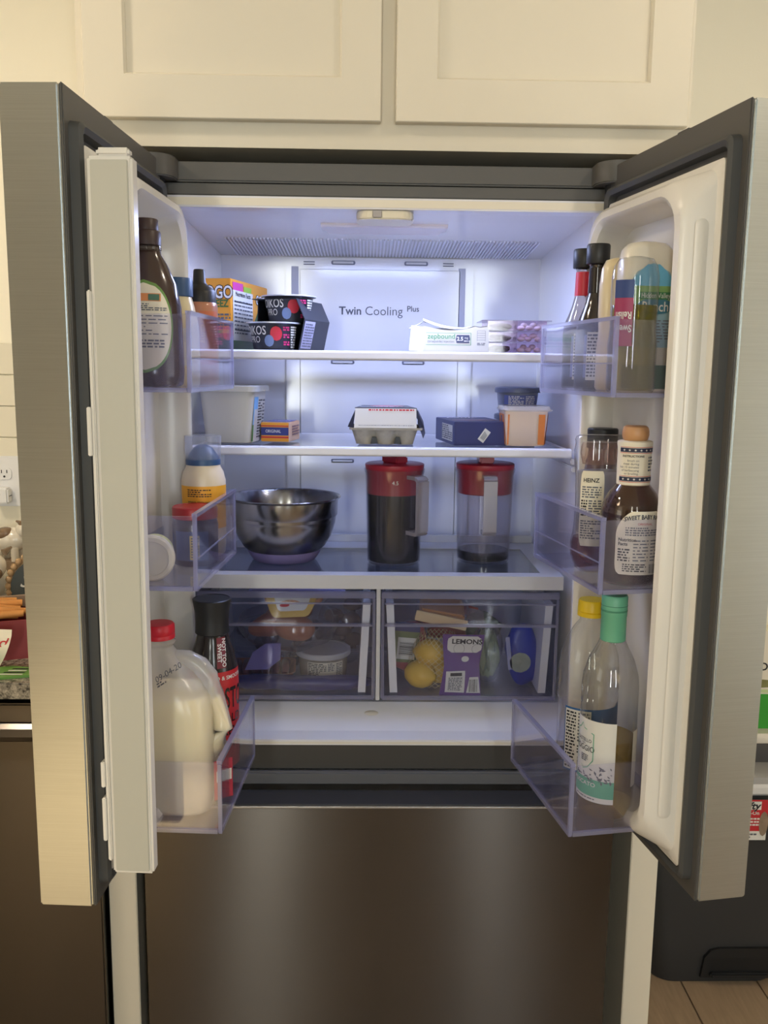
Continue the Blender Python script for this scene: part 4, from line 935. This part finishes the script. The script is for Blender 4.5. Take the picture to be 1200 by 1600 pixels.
b.build('crest_outline', MINT, t, smooth=0)
text('brand', 'CASTELLO', .0072, -.009, .118, w, INK, t, e=.0012, squash=.8); text('brand', 'POGGIO', .0120, -.008, .106, w, INK, t, e=.0012, squash=.75); text('print', 'DEL', .004, -.008, .113, w, INKG, t, e=.0012)
fineprint('print', w, -.012, .0, .086, .097, 4, INKG, t, e=.0012, seed=2, word=.003); text('print', 'MOSCATO', .0085, -.008, .054, w, PAPER, t, e=.0016, bold=.02); fineprint('print', w, -.02, .012, .031, .034, 1, INKG, t, e=.0012)
b = M(); q = random.Random(5)
for k in range(46):
    s0, t0 = q.uniform(-.028, .034), q.uniform(.060, .082); a = q.uniform(0, 2*PI); l = q.uniform(.003, .008)
    if t0 > .060+.0006*(s0+.03)*1000*.75: t0 = .062+q.uniform(0, .006)
    dx, dz = l*math.cos(a), l*math.sin(a); px, pz = -dz*.10, dx*.10
    b.quad(w(s0-px, t0-pz, .0013), w(s0+dx*.5+px*2, t0+dz*.5+pz*2, .0013), w(s0+dx, t0+dz, .0013), w(s0+dx*.5-px*2, t0+dz*.5-pz*2, .0013))
b.build('flower_drawing', INKG, t, smooth=0)
patch('back_label', wrap(prof_r(pr), PI/2-.9), -.020, .020, .05, .135, PAPERC, t, e=.0006)

# ------------------------------------------------------------------ crisper contents
ZF = .8085
NAVB = mat('bag_navy', (44, 46, 104), .35, var=.3, scale=40, bump=.6)
o = blob('produce_bag', NAVB, None, .138, .020, .0125, (0, 0, 0), .30, 34, 3, 22, 0, 3); o.location = (-.160, .092, ZF+.0145)
tag(o, 'dark blue crumpled plastic bag along the front of the left crisper', 'bag')
t = thing('deli_tub', 'white lidded deli tub with printed label in the left crisper', 'tub', (-.110, .172, ZF))
pr = [(.042, 0), (.045, .003), (.049, .046), (.0495, .049)]
M().lathe(pr, 44).build('tub', clear('deli_plastic', (240, 238, 232), .7, (206, 198, 182), .2), t)
M().lathe([(.041, .003), (.046, .035)], 40).build('contents', mat('deli_cream', (206, 186, 160), .6), t)
M().lathe([(.050, .047), (.0535, .048), (.0538, .056), (.052, .058), (.048, .058), (.047, .057), (.001, .057)], 44).build('lid', mat('deli_lid', (186, 186, 190), .35), t)
w = wrap(prof_r(pr)); patch('label', w, -.030, .044, .010, .042, PAPERC, t); fineprint('print', w, -.028, .008, .011, .041, 9, INK, t, e=.0012, seed=2, word=.005, fill=.5); fineprint('print', w, .011, .024, .024, .041, 5, INKG, t, e=.0012, seed=3); fineprint('print', w, .028, .042, .012, .040, 8, INKG, t, e=.0012, seed=5)
t = thing('meat_tray', 'tan edged tray of dark red sausages behind the blue bag', 'meat tray', (-.232, .165, ZF), .06)
rs = [[(x, y, z) for x, y in rrect(-h, h, -h*.75, h*.75, .016)] for z, h in ((0, .050), (.001, .054), (.020, .066), (.022, .068), (.022, .065), (.004, .052))]
M().rings(rs).build('tray', mat('tray_tan', (190, 130, 98), .5), t)
for k in range(6): M().tube([(-.047+k*.019, -.036, .016), (-.047+k*.019, -.02, .022), (-.047+k*.019, .02, .022), (-.047+k*.019, .036, .016)], [.006, .0088, .0088, .006], 12).build('sausage', mat('sausage_red', (112, 62, 66), .35, var=.2, scale=60), t, smooth=80)
t = thing('grape_bag', 'clear bag of dark grapes filling the back of the left crisper', 'bag', (-.19, .255, ZF))
blob('bag', BAGC, t, .115, .052, .052, (0, 0, .052), .12, 22, 5, 20, 0, 2.6)
gm = None; q = random.Random(3)
for k in range(46):
    while True:
        x, y, z = q.uniform(-.1, .1), q.uniform(-.040, .035), q.uniform(.010, .088)
        if (x/.108)**2+(y/.046)**2+((z-.05)/.05)**2 < 1: break
    if gm is None: gm = M().lathe([(.0005, -.0105), (.006, -.0085), (.0095, 0), (.006, .0085), (.0005, .0105)], 12).build('grape', mat('grape_dark', (44, 34, 58), .3), t, (x, y, z), 0, 80).data
    else: link('grape', gm, t, (x, y, z))
SWP = mat('sweet_potato', (176, 104, 66), .6, var=.25, scale=50, bump=.4)
for k, (x, y, z, r, l, ro) in enumerate(((-.205, .150, .922, .024, .050, .35), (-.165, .140, .916, .026, .042, -.12), (-.180, .195, .930, .022, .046, .1))):
    o = blob('sweet_potato', SWP, None, l, r, r, (0, 0, 0), .15, 26, k, 16, ro); o.location = (x, y, z)
    tag(o, ('orange brown sweet potato tilted up at the left of the bagged three', 'plump orange brown sweet potato lowest and nearest in the bag', 'orange brown sweet potato lying behind the other two')[k], 'sweet potato', 'sweet potatoes in the left crisper')
t = thing('potato_bag', 'loose clear bag wrapped round the sweet potatoes', 'bag', (-.180, .168, .917))
blob('bag', BAGC, t, .094, .068, .050, (0, 0, 0), .15, 24, 9, 20, 0, 2.4)
t = thing('tortilla_pack', 'round flat pack with white and yellow label on top of the left crisper', 'pack', (-.165, .135, .9755), 0)
YLB = mat('pack_yellow', (206, 170, 84), .45)
M().lathe([(.001, -.008), (.048, -.008), (.055, -.004), (.056, 0), (.055, .004), (.048, .008), (.001, .008)], 36, 1, .8).build('tortillas', mat('tortilla', (196, 140, 96), .6, var=.2, scale=40), t)
fm = flat((0, -.040, -.002), (1, 0, .05), (0, .55, .8))
patch('yellow_label', fm, -.050, .048, -.026, .018, YLB, t, e=.004, shape=lambda k: .55+.45*math.sqrt(k)); patch('white_label', fm, -.034, .036, -.014, .018, PAPER, t, e=.0048, shape=lambda k: .6+.4*math.sqrt(k)); patch('red_print', fm, -.022, -.004, -.006, .001, REDP, t, e=.0055, shape=oval)
b = M(); rs = []
for k in range(9):
    x = -.085+k*.0225; rs.append([(x, -.045+.006*math.sin(k*1.9), .0185+.004*math.sin(k*2.3)), (x+.006, -.030, .0265), (x+.003, .02, .0245+.002*math.sin(k*1.3))])
b.rings(rs, False, False, 0, False); b.build('bag_top', mat('bag_lilac', (150, 148, 204), .3), t)
o = M(); pts = [(-.034, 0, -.026), (-.018, -.004, .010), (.006, -.002, .026), (.034, .004, .026), (.034, -.003, -.004), (.010, -.008, -.022)]
o.rings([pts, [(x, y+.004, z) for x, y, z in pts]]); o = o.build('paper_bag', mat('paper_lavender', (112, 104, 168), .6, var=.15, scale=50, bump=.5), None, (-.222, .106, .868)); tag(o, 'folded lavender paper bag leaning over the sausage tray', 'bag')
t = thing('mushroom_bag', 'clear bag of dark brown mushrooms at the right of the left crisper', 'bag', (-.072, .268, ZF))
blob('bag', BAGC, t, .052, .050, .070, (0, 0, .072), .12, 26, 7, 18, 0, 2.5)
for k, (x, y, z) in enumerate(((-.02, -.02, .10), (.015, -.022, .092), (-.002, -.018, .068), (.018, .0, .118), (-.018, .0, .05), (.02, -.01, .046))):
    M().lathe([(.006, -.016), (.0055, -.006), (.018, -.005), (.021, .002), (.016, .012), (.006, .0165), (.001, .017)], 18, at=(x, y, z)).build('mushroom', mat('mushroom_brown', (84, 62, 58), .6, var=.25, scale=40), t, smooth=70)

# right crisper
LEM = mat('lemon_yellow', (214, 176, 62), .45, bump=.25, scale=160)
lp = [(.0005, -.036), (.004, -.035), (.008, -.031), (.018, -.024), (.0255, -.010), (.0265, 0), (.0255, .010), (.018, .024), (.008, .031), (.005, .035), (.0005, .036)]
for k, (x, y, z, r) in enumerate(((.078, .108, ZF+.0268, (PI/2, 0, .9)), (.120, .134, ZF+.0268, (PI/2, .3, 1.7)), (.098, .118, ZF+.066, (PI/2, .2, 1.2)), (.150, .160, ZF+.0268, (PI/2, 0, .3)))):
    o = M().lathe(lp, 28).build('lemon', LEM, None, (x, y, z), 0, 80); o.rotation_euler = r
    tag(o, ('yellow lemon at the bottom left of the netted lemons', 'yellow lemon just right of the first, against the purple label', 'yellow lemon resting on top of two others in the net', 'yellow lemon hidden behind the purple label')[k], 'lemon', 'lemons in the net bag')
t = thing('lemon_net', 'pale yellow net bag of lemons with purple and white printed label', 'net bag', (.112, .130, ZF))
b = M(); NT = mat('net_cream', (214, 196, 140), .5)
def npnt(a, h): 
    r = .056*(1-.25*h)*math.sin(PI*min(.98, .22+h*.62))**.5
    return Vector((r*1.12*math.cos(a), r*.86*math.sin(a), .004+.098*h))
for fam in (1, -1):
    for k in range(26):
        for j in range(14):
            a0 = 2*PI*k/26+fam*j/14*2.2; a1 = 2*PI*k/26+fam*(j+1)/14*2.2
            p, q_ = npnt(a0, j/14), npnt(a1, (j+1)/14); dd = Vector((-math.sin(a0), math.cos(a0), 0))*.0007
            b.quad(p-dd, p+dd, q_+dd, q_-dd)
b.build('net', NT, t, smooth=0)
PUR = mat('label_purple', (92, 50, 128), .4, bump=.3, scale=40)
fm0 = flat((.044, -.058, -.004), (1, .03, 0), (.04, .02, 1))
def fm(s_, t_, e): return fm0(s_, t_+.0, e)+Vector((0, -.004*math.sin(t_*60+s_*30), 0))
patch('label', fm, -.044, .034, .0, .120, PUR, t, e=0, rows=16, cols=10, shape=lambda k: .86+.14*abs(2*k-1))
patch('header', fm, -.034, .030, .084, .117, PAPER, t, e=.001, rows=6, cols=8, shape=rounded(.3)); text('print', 'LEMONS', .0135, .002, .106, fm, INK, t, e=.002, bold=.03, squash=1.1); 
b = M()
for cx in (-.012, .022):
    for k in range(20):
        a0, a1 = 2*PI*k/20, 2*PI*(k+1)/20
        b.quad(*[fm(cx+rr*math.cos(a), .092+rr*math.sin(a), .0022) for rr, a in ((.0098, a0), (.0098, a1), (.0104, a1), (.0104, a0))])
b.build('punched_ring', INKG, t, smooth=0)
patch('emblem', fm, -.006, .008, .066, .077, PAPER, t, e=.001, shape=oval)
patch('info_panel', fm, -.034, .002, .008, .050, PAPER, t, e=.001, rows=4, cols=6); patch('info_head', fm, -.026, -.004, .041, .047, INK, t, e=.002, rows=1, cols=1); fineprint('print', fm, -.029, -.003, .012, .039, 8, INKG, t, e=.002, seed=3, word=.004)
patch('barcode_panel', fm, .006, .032, .008, .038, PAPER, t, e=.001, rows=2, cols=4, shape=lambda k: 1-.35*k); bars('barcode', fm, .010, .027, .010, .034, INK, t, 14, e=.002)

PKR = mat('meat_pink', (202, 92, 92), .4, var=.3, scale=60); PKG = mat('label_olive', (112, 122, 72), .5)
t = thing('salmon_pack', 'vacuum pack of pink fish with green barcode label standing at the left', 'pack', (.058, .158, ZF+.066), 0, rot=(-.15, .12, .15))
blob('fillet', PKR, t, .032, .010, .050, (0, 0, 0), .12, 30, 2, 18, 0, 3.2)
blob('film', BAGC, t, .034, .0125, .053, (0, 0, 0), .10, 30, 2, 16, 0, 3.5)
fm = flat((0, -.0135, 0), (1, 0, 0), (0, 0, 1)); patch('label', fm, -.034, .016, -.030, .042, PKG, t, rows=2, cols=2, e=.001); patch('label_head', fm, -.034, .016, .030, .048, NAVY, t, rows=2, cols=2, e=.0016); patch('barcode_panel', fm, -.026, .010, -.024, .018, PAPER, t, rows=1, cols=1, e=.0016); bars('barcode', fm, -.022, .006, -.016, .010, INK, t, 14, e=.0024, horiz=True)
t = thing('cheese_bag', 'zip bag of orange cheese slices lying on top in the right crisper', 'bag', (.122, .140, .955), 0, rot=(.1, .20, -.05))
M().box(-.046, .040, -.042, .045, -.008, .008, tf=lambda X, Y, Z: (X, Y, Z+.004*math.sin(X*60))).build('cheese', mat('cheese_orange', (206, 138, 50), .5), t, bevel=.004)
M().box(-.052, .050, -.050, .05, -.012, .011).build('bag', BAGC, t, bevel=.004); M().box(.048, .082, -.045, .04, -.003, -.001).build('bag_tail', clear('bag_tail', (240, 238, 236), .35, (220, 206, 190), .2), t)
M().box(-.052, .046, -.053, -.0505, -.014, .006).build('zip_edge', mat('zip_cream', (214, 190, 150), .5), t, bevel=.0005)
for k, (x, y, z, ro) in enumerate(((.145, .225, .905, .1), (.135, .215, .925, -.15), (.160, .23, .882, .05))):
    o = M().tube([(-.062, 0, 0), (-.05, 0, 0), (0, 0, .002), (.05, 0, 0), (.066, 0, -.002)], [.008, .012, .011, .008, .003], 14).build('carrot', mat('carrot_red', (176, 70, 46), .5, var=.2, scale=40, stretch=(6, 1, 1)), None, (x, y, z), 0, 80); o.rotation_euler = (0, ro, .1*k)
    tag(o, ('red orange carrot in the middle of the three behind the label', 'red orange carrot uppermost under the cheese bag', 'red orange carrot lowest behind the lemon label')[k], 'carrot', 'carrots in the right crisper')
GRV = mat('broccoli_green', (92, 112, 84), .7, var=.4, scale=120, bump=.8)
t = thing('broccoli', 'pale green broccoli crown in a clear bag beside the lemon label', 'broccoli', (.205, .235, ZF))
M().tube([(0, 0, 0), (0, 0, .05), (.002, 0, .075)], [.014, .016, .024], 14).build('stalk', mat('stalk_green', (150, 166, 128), .6), t)
q = random.Random(9)
for k in range(12): blob('floret', GRV, t, .020, .020, .018, (.034*math.cos(k*2.4)*math.sqrt(k/12), .030*math.sin(k*2.4)*math.sqrt(k/12)-.005, .100-.0022*k), .35, 120, k, 10)
t = thing('lettuce_bag', 'hazy clear bag of pale lettuce in front of the broccoli', 'bag', (.212, .158, ZF))
blob('bag', BAGC, t, .030, .040, .055, (0, 0, .056), .16, 26, 4, 18, 0, 2.4)
for k in range(9):
    b = M(); a = k*.7; rs = []
    for i in range(6):
        h = i/5; wv = .022*math.sin(PI*(.12+.8*h)); rs.append([(math.cos(a)*.012+wv*math.cos(a+PI/2)*v, math.sin(a)*.016+wv*math.sin(a+PI/2)*v+.004*math.sin(9*h+k), .012+.085*h+.004*math.sin(v*5+k)) for v in (-1, -.5, 0, .5, 1)])
    b.rings(rs, False, False, 0, False).build('lettuce_leaf', mat('lettuce', (150, 164, 116), .6, var=.25, scale=50), t)
BLV = mat('bag_royal_blue', (40, 54, 156), .35, var=.15, scale=30, bump=.3)
t = thing('salad_pack', 'bright blue printed salad bag standing at the right of the right crisper', 'bag', (.276, .128, ZF+.060), 0, rot=(0, -.12, 0))
blob('bag', BLV, t, .030, .020, .058, (0, 0, 0), .16, 30, 8, 20, 0, 2.6)
fm = flat((0, -.0215, 0), (1, 0, 0), (0, 0, 1)); patch('clear_window', fm, -.028, .012, -.028, .012, mat('salad_pale', (148, 156, 140), .5, var=.4, scale=60), t, e=.001, shape=oval); patch('crimp', fm, -.032, -.024, -.02, .045, mat('crimp_silver', (150, 154, 190), .4), t, e=.001)
M().rings([[(x, -.012, z) for x, z in ((-.010, .050), (.002, .064), (.012, .052))], [(x, -.0105, z) for x, z in ((-.010, .050), (.002, .064), (.012, .052))]]).build('torn_corner', BAGC, t, smooth=0)
sp = M().lathe([(.001, .0012), (.011, .0008), (.013, 0)], 20, 1, .45).build('spill_stain', mat('spill_cream', (206, 200, 190), .3), None, (-.015, .055, .7775), 0); sp.rotation_euler = (.53, 0, 0)
tag(sp, 'small dried cream coloured spill on the white sill below the crispers', 'spill')

# ------------------------------------------------------------------ left of the refrigerator: dishwasher, counter and what stands on it
t = thing('dishwasher', 'brushed steel dishwasher under the granite counter at the left edge', 'dishwasher', (-.805, 0, 0))
M().box(-.302, .302, .02, .58, .10, .83).build('cabinet', CASED, t, smooth=0)
M().box(-.302, .302, -.022, .018, .11, .755).build('door_panel', STEEL, t, bevel=.003)
M().box(-.302, .302, -.022, .018, .785, .822).build('control_panel', STEEL, t, bevel=.003)
M().box(-.302, .302, -.004, .018, .755, .785).build('handle_recess', mat('recess_steel', (90, 88, 84), .4, 1), t, smooth=0)
rs = [[(-.302, y, z), (.302, y, z)] for y, z in ((-.012, .753), (-.030, .756), (-.036, .766), (-.034, .780), (-.026, .787))]
M().rings(rs, False, False, 0, False).build('handle', STEEL, t)
M().box(-.29, .29, .0, .04, .0, .10).build('toe_kick', BLACK, t, smooth=0)
GRAN = mat('granite', (120, 114, 104), .25)
nt = GRAN.node_tree; b_ = nt.nodes['Principled BSDF']; tc = node(nt, 'ShaderNodeTexCoord'); n1 = node(nt, 'ShaderNodeTexNoise', Scale=70.0, Detail=6.0, Roughness=.8); nt.links.new(tc.outputs['Object'], n1.inputs['Vector'])
cr = node(nt, 'ShaderNodeValToRGB'); e = cr.color_ramp.elements; e[0].position = .38; e[0].color = lin((30, 30, 32)); e[1].position = .62; e[1].color = lin((176, 166, 148)); nt.links.new(n1.outputs['Fac'], cr.inputs[0]); nt.links.new(cr.outputs[0], b_.inputs['Base Color'])
ct = M().box(-1.75, -.499, -.028, YB-.002, .832, .862).build('countertop', GRAN, bevel=.003); tag(ct, 'speckled grey granite countertop over the dishwasher', 'countertop')
t = thing('base_cabinet', 'cream base cabinet further along left of the dishwasher', 'cabinet', (-1.43, 0, 0))
M().box(-.318, .318, .0, .64, .10, .832).build('carcass', PAINT, t, smooth=0); M().box(-.31, .31, -.019, -.001, .12, .81).build('door', PAINT, t, bevel=.002); M().box(-.318, .318, .05, .64, 0, .10).build('toe_kick', BLACK, t, smooth=0)
bs = struct(M().box(-1.75, -.499, YB-.006, YB-.002, .862, 1.46).build('wall_backsplash', mat('grout', (206, 198, 178), .8), smooth=0))
TL = mat('tile_cream', (232, 226, 208), .25); tm_ = M().box(.001, .149, -.005, 0, .001, .074).build('tile', TL, bs, bevel=.001, seg=1); tme = tm_.data; bpy.data.objects.remove(tm_)
for r_ in range(8):
    x = -1.75+(.075 if r_ % 2 else 0)
    while x < -.51:
        o = link('tile', tme, bs, (x, YB-.006, .862+r_*.075))
        if x+.15 > -.499: o.scale.x = (-.499-x)/.15
        x += .15
t = thing('wall_outlet', 'white double wall outlet above the counter', 'outlet', (-.9045, YB-.011, 1.128))
M().box(-.036, .036, -.006, .0, -.058, .064).build('cover_plate', WHITE, t, bevel=.002)
for z in (.022, -.028):
    s_ = M().rings([[(x, y, z+zz) for x, zz in rrect(-.017, .017, -.014, .014, .009)] for y in (-.006, -.009)]).build('socket', WHITE, t)
    for x in (-.0065, .0065): M().box(x-.001, x+.001, -.0095, -.0085, z+.001, z+.009).build('slot', INK, s_, smooth=0)
    M().lathe([(.0025, -.0005), (.0025, .0008)], 10, at=(0, 0, 0)).build('ground_hole', INK, s_, (0, -.0095, z-.007)).rotation_euler = (PI/2, 0, 0)
t = thing('usb_charger', 'white cube charger plugged into the lower outlet socket', 'charger', (-.9065, YB-.0215, 1.099)); M().box(-.019, .019, -.028, .0, -.019, .019).build('body', WHITE, t, bevel=.004); M().box(-.013, .001, -.029, -.0275, .002, .006).build('usb_port', mat('usb_blue', (50, 80, 130), .5), t, smooth=0); M().box(.0185, .020, -.02, -.004, -.002, .0).build('seam', INKG, t, smooth=0)
CER = mat('ceramic_white', (226, 218, 204), .2, coat=.5); CERB = mat('ceramic_brown', (122, 96, 72), .25, coat=.5)
def cow(x, y, z, s_, lab, rz):
    t = thing('cow_figurine', lab, 'figurine', (x, y, z), rz, 'ceramic cows on the counter')
    blob('body', CER, t, .045*s_, .030*s_, .032*s_, (0, 0, .052*s_), .08, 20, 1, 16)
    for a, c in ((-.025, -.014), (-.025, .014), (.022, -.014), (.022, .014)): M().lathe([(.009*s_, 0), (.010*s_, .035*s_)], 12, at=(a*s_, c*s_, 0)).build('leg', CER, t)
    blob('head', CER, t, .024*s_, .020*s_, .020*s_, (.050*s_, -.006*s_, .082*s_), .05, 20, 2, 14); blob('muzzle', CERB, t, .011*s_, .013*s_, .010*s_, (.070*s_, -.010*s_, .074*s_), .05, 20, 2, 10)
    blob('patch', CERB, t, .026*s_, .022*s_, .018*s_, (-.006*s_, -.010*s_, .068*s_), .2, 40, 3, 12); blob('head_patch', CERB, t, .014*s_, .012*s_, .011*s_, (.050*s_, -.010*s_, .094*s_), .1, 30, 4, 10)
    for c in (-1, 1): M().tube([(.044*s_, c*.014*s_, .098*s_), (.040*s_, c*.026*s_, .104*s_)], [.006*s_, .002*s_], 8).build('ear', CERB, t, smooth=80)
    for c in (-.5, 1): M().lathe([(.0004, -.0026*s_), (.0026*s_, 0), (.0004, .0026*s_)], 10).build('eye', INK, t, (.068*s_, c*.010*s_-.010*s_, .086*s_), smooth=80)
cow(-.868, .42, .862, 1.5, 'larger glazed ceramic cow figurine with brown patches on the counter', -.9)
t = thing('shelf_riser', 'small wooden riser block behind the cow figurine', 'riser', (-.865, .575, .862)); M().box(-.06, .06, -.035, .035, 0, .09).build('block', WOODS[0], t, bevel=.003)
cow(-.872, .575, .952, .95, 'smaller glazed ceramic cow figurine standing on the riser', -.3)
t = thing('beaded_sign', 'black round chalk sign edged with tan wooden beads on the counter', 'sign', (-.722, .36, .862), .12)
M().lathe([(.001, -.004), (.066, -.004), (.066, .004), (.001, .004)], 40).build('board', mat('chalk_board', (66, 72, 72), .7), t, (0, 0, .074)).rotation_euler = (PI/2, 0, 0)
bd = None
for k in range(30):
    a = 2*PI*k/30; p = (.071*math.cos(a), 0, .080+.071*math.sin(a))
    if bd is None: bd = M().lathe([(.0005, -.0075), (.005, -.006), (.0075, 0), (.005, .006), (.0005, .0075)], 12).build('bead', mat('bead_wood', (178, 144, 104), .5), t, p, 0, 80).data
    else: link('bead', bd, t, p)
fm = flat((0, -.005, .074), (1, 0, 0), (0, 0, 1)); text('script', 'S', .045, -.038, .018, fm, PAPER, t, shear=.4); text('script', 'A', .032, -.026, -.026, fm, PAPER, t, shear=.4)
t = thing('produce_crate', 'red food carton holding golden fries on the granite counter', 'carton', (-.80, .135, .862), .35)
CR = mat('crate_red', (140, 52, 54), .5)
b = M().box(-.09, .13, -.07, .07, 0, .003)
for a in ((-.09, -.087, -.07, .07), (.127, .13, -.07, .07), (-.087, .127, -.07, -.067), (-.087, .127, .067, .07)): b.box(*a, .003, .075)
b.build('crate', CR, t, smooth=0); M().box(-.095, .135, .066, .074, .066, .090).build('crate_edge', CARD, t, bevel=.001)
q = random.Random(2)
for k in range(9): M().tube([(-.075+q.uniform(0, .03), -.05+k*.0125, .070+q.uniform(0, .014)), (.0, -.05+k*.0125+q.uniform(-.006, .006), .082+q.uniform(0, .008)), (.10+q.uniform(-.02, .02), -.05+k*.0125, .074+q.uniform(0, .012))], [.007, .009, .006], 10).build('fry', mat('fry_gold', (206, 140, 70), .6, var=.2, scale=50), t, smooth=80)
b = M(); rs = []
for k in range(8):
    h = k/7; z = .074-.068*h; wv = .045*(1-h**1.6); rs.append([(-.080+.110*.5+(.02*h)+wv*v, -.012*math.sin(PI*h)-.004*abs(v), z) for v in (-1, -.33, .33, 1)])
cd = M(); cd.rings(rs, False, False, 0, False); cd = cd.build('paper_card', PAPERC, None, (-.688, .052, .862)); tag(cd, 'curled cream paper card with red handwriting leaning on the red carton', 'card')
text('handwriting', 'Red', .030, -.022, .052, flat((0, -.012, 0), (1, 0, -.25), (.2, 0, 1)), REDP, cd, e=.002, shear=.3)
o = M().rings([[(x, y, z) for x, y in ((-.05, -.02), (.0, -.035), (.05, -.02), (.045, .02), (.0, .03), (-.04, .015))] for z in (0, .004)]).build('seed_packet', mat('packet_green', (94, 140, 60), .5), None, (-.672, .022, .8625)); tag(o, 'flat green packet lying at the counter edge below the card', 'packet')
for k in range(4): patch('packet_stripe', flat((0, 0, .004), (1, 0, 0), (0, 1, 0)), -.005+k*.004, .036, -.020+k*.010, -.015+k*.010, INK if k % 2 else PAPER, o, e=.0006, rows=2, cols=2)

# ------------------------------------------------------------------ right of the refrigerator: bin and what is piled on it
BINB = mat('bin_black', (46, 47, 49), .5, bump=.05, scale=300)
t = thing('step_bin', 'black plastic step-on bin on the wood floor beside the end panel', 'bin', (.80, .485, 0))
rs = []
for z, hx, hy, r in ((0, .146, .128, .05), (.012, .150, .132, .05), (.10, .158, .136, .045), (.30, .168, .141, .04), (.470, .176, .145, .035), (.474, .178, .147, .035)): rs.append([(x, y, z) for x, y in rrect(-hx, hx, -hy, hy, r)])
M().rings(rs).build('bin_body', BINB, t, smooth=50)
rs = [[(x, y, z) for x, y in rrect(-.030-.001, .110+.001, -.1385-d, -.05, .02)] for z, d in ((.024, .001), (.098, .0035))]
b = M(); px = [(-.04, .018), (-.034, .07), (-.02, .088), (.0, .094), (.12, .094), (.14, .07), (.14, .018)]
b.rings([[(x, -.1395-(.0035 if z > .05 else .0005), z) for x, z in px], [(x, -.12, z) for x, z in px]]); b.build('pedal_recess', mat('recess_black', (14, 14, 16), .6), t, smooth=0)
M().box(-.020, .125, -.152, -.136, .022, .036).build('pedal', BLACK, t, bevel=.004)
M().rings([[(x, y, z) for x, y in rrect(-hx, hx, -hx*.83, hx*.83, .04)] for z, hx in ((.474, .176), (.480, .182), (.494, .182), (.500, .176))]).build('bag_rim', mat('bag_white', (206, 206, 206), .4), t)
M().rings([[(x, y, z) for x, y in rrect(-hx, hx, -hx*.83, hx*.83, .04)] for z, hx in ((.500, .174), (.514, .170), (.520, .160))]).build('lid', mat('bin_lid_grey', (150, 148, 146), .45), t)
fm = flat((0, -.1432, .0), (1, 0, 0), (0, -.0225, 1))
STK = mat('sticker_red', (186, 40, 48), .45)
patch('sticker', fm, .0, .080, .370, .468, PAPER, t, e=.001, rows=2, cols=2); patch('sticker_red', fm, .0, .080, .392, .468, STK, t, e=.0014, rows=2, cols=2)
patch('brand_plate', fm, .0, .064, .444, .464, PAPER, t, e=.0018, rows=1, cols=1); text('brand', 'Hefty', .024, .033, .453, fm, INK, t, e=.0024, bold=.03, shear=.25); text('print', 'Step-On', .012, .040, .436, fm, PAPER, t, e=.0022, bold=.02); fineprint('print', fm, .03, .062, .404, .426, 3, PAPER, t, e=.0022, seed=3); fineprint('print', fm, .02, .06, .374, .388, 2, INKG, t, e=.0022, seed=1)
patch('picture', fm, .062, .082, .380, .440, mat('sticker_photo', (140, 120, 100), .5, var=.4, scale=60), t, e=.002, shape=oval)
t = thing('storage_container', 'clear food container with pale lid resting on the black bin', 'container', (.905, .46, .5205))
M().rings([[(x, y, z) for x, y in rrect(-h, h, -h*.8, h*.8, .02)] for z, h in ((0, .062), (.003, .065), (.050, .072))]).build('container', clear('container_grey', (214, 214, 218), .3, (150, 150, 156), .15), t)
M().rings([[(x, y, z) for x, y in rrect(-h, h, -h*.8, h*.8, .02)] for z, h in ((.050, .074), (.052, .077), (.062, .077), (.066, .074), (.072, .068))]).build('lid', mat('lid_pale', (206, 200, 188), .4), t)
t = thing('food_carton', 'green and white food carton standing on the clear container', 'carton', (.905, .46, .593), -.05)
M().box(-.055, .075, -.028, .028, 0, .235).build('carton', mat('carton_white', (222, 214, 196), .5), t, bevel=.001)
fm = flat((0, -.028, 0), (1, 0, 0), (0, 0, 1)); patch('green_panel', fm, -.0548, .0748, .001, .085, mat('carton_bright_green', (52, 150, 46), .45), t, rows=1, cols=1); patch('lime_strip', fm, -.0548, .0748, .088, .096, mat('strip_lime', (190, 206, 150), .5), t, rows=1, cols=1); patch('food_picture', fm, -.052, .02, .100, .120, mat('food_photo', (120, 120, 70), .5, var=.5, scale=60), t, shape=oval); text('brand', 'Organic', .026, .018, .150, fm, INK, t, bold=.02); patch('red_flag', fm, -.05, -.02, .168, .182, mat('flag_orange', (206, 80, 50), .5), t, rows=1, cols=1)
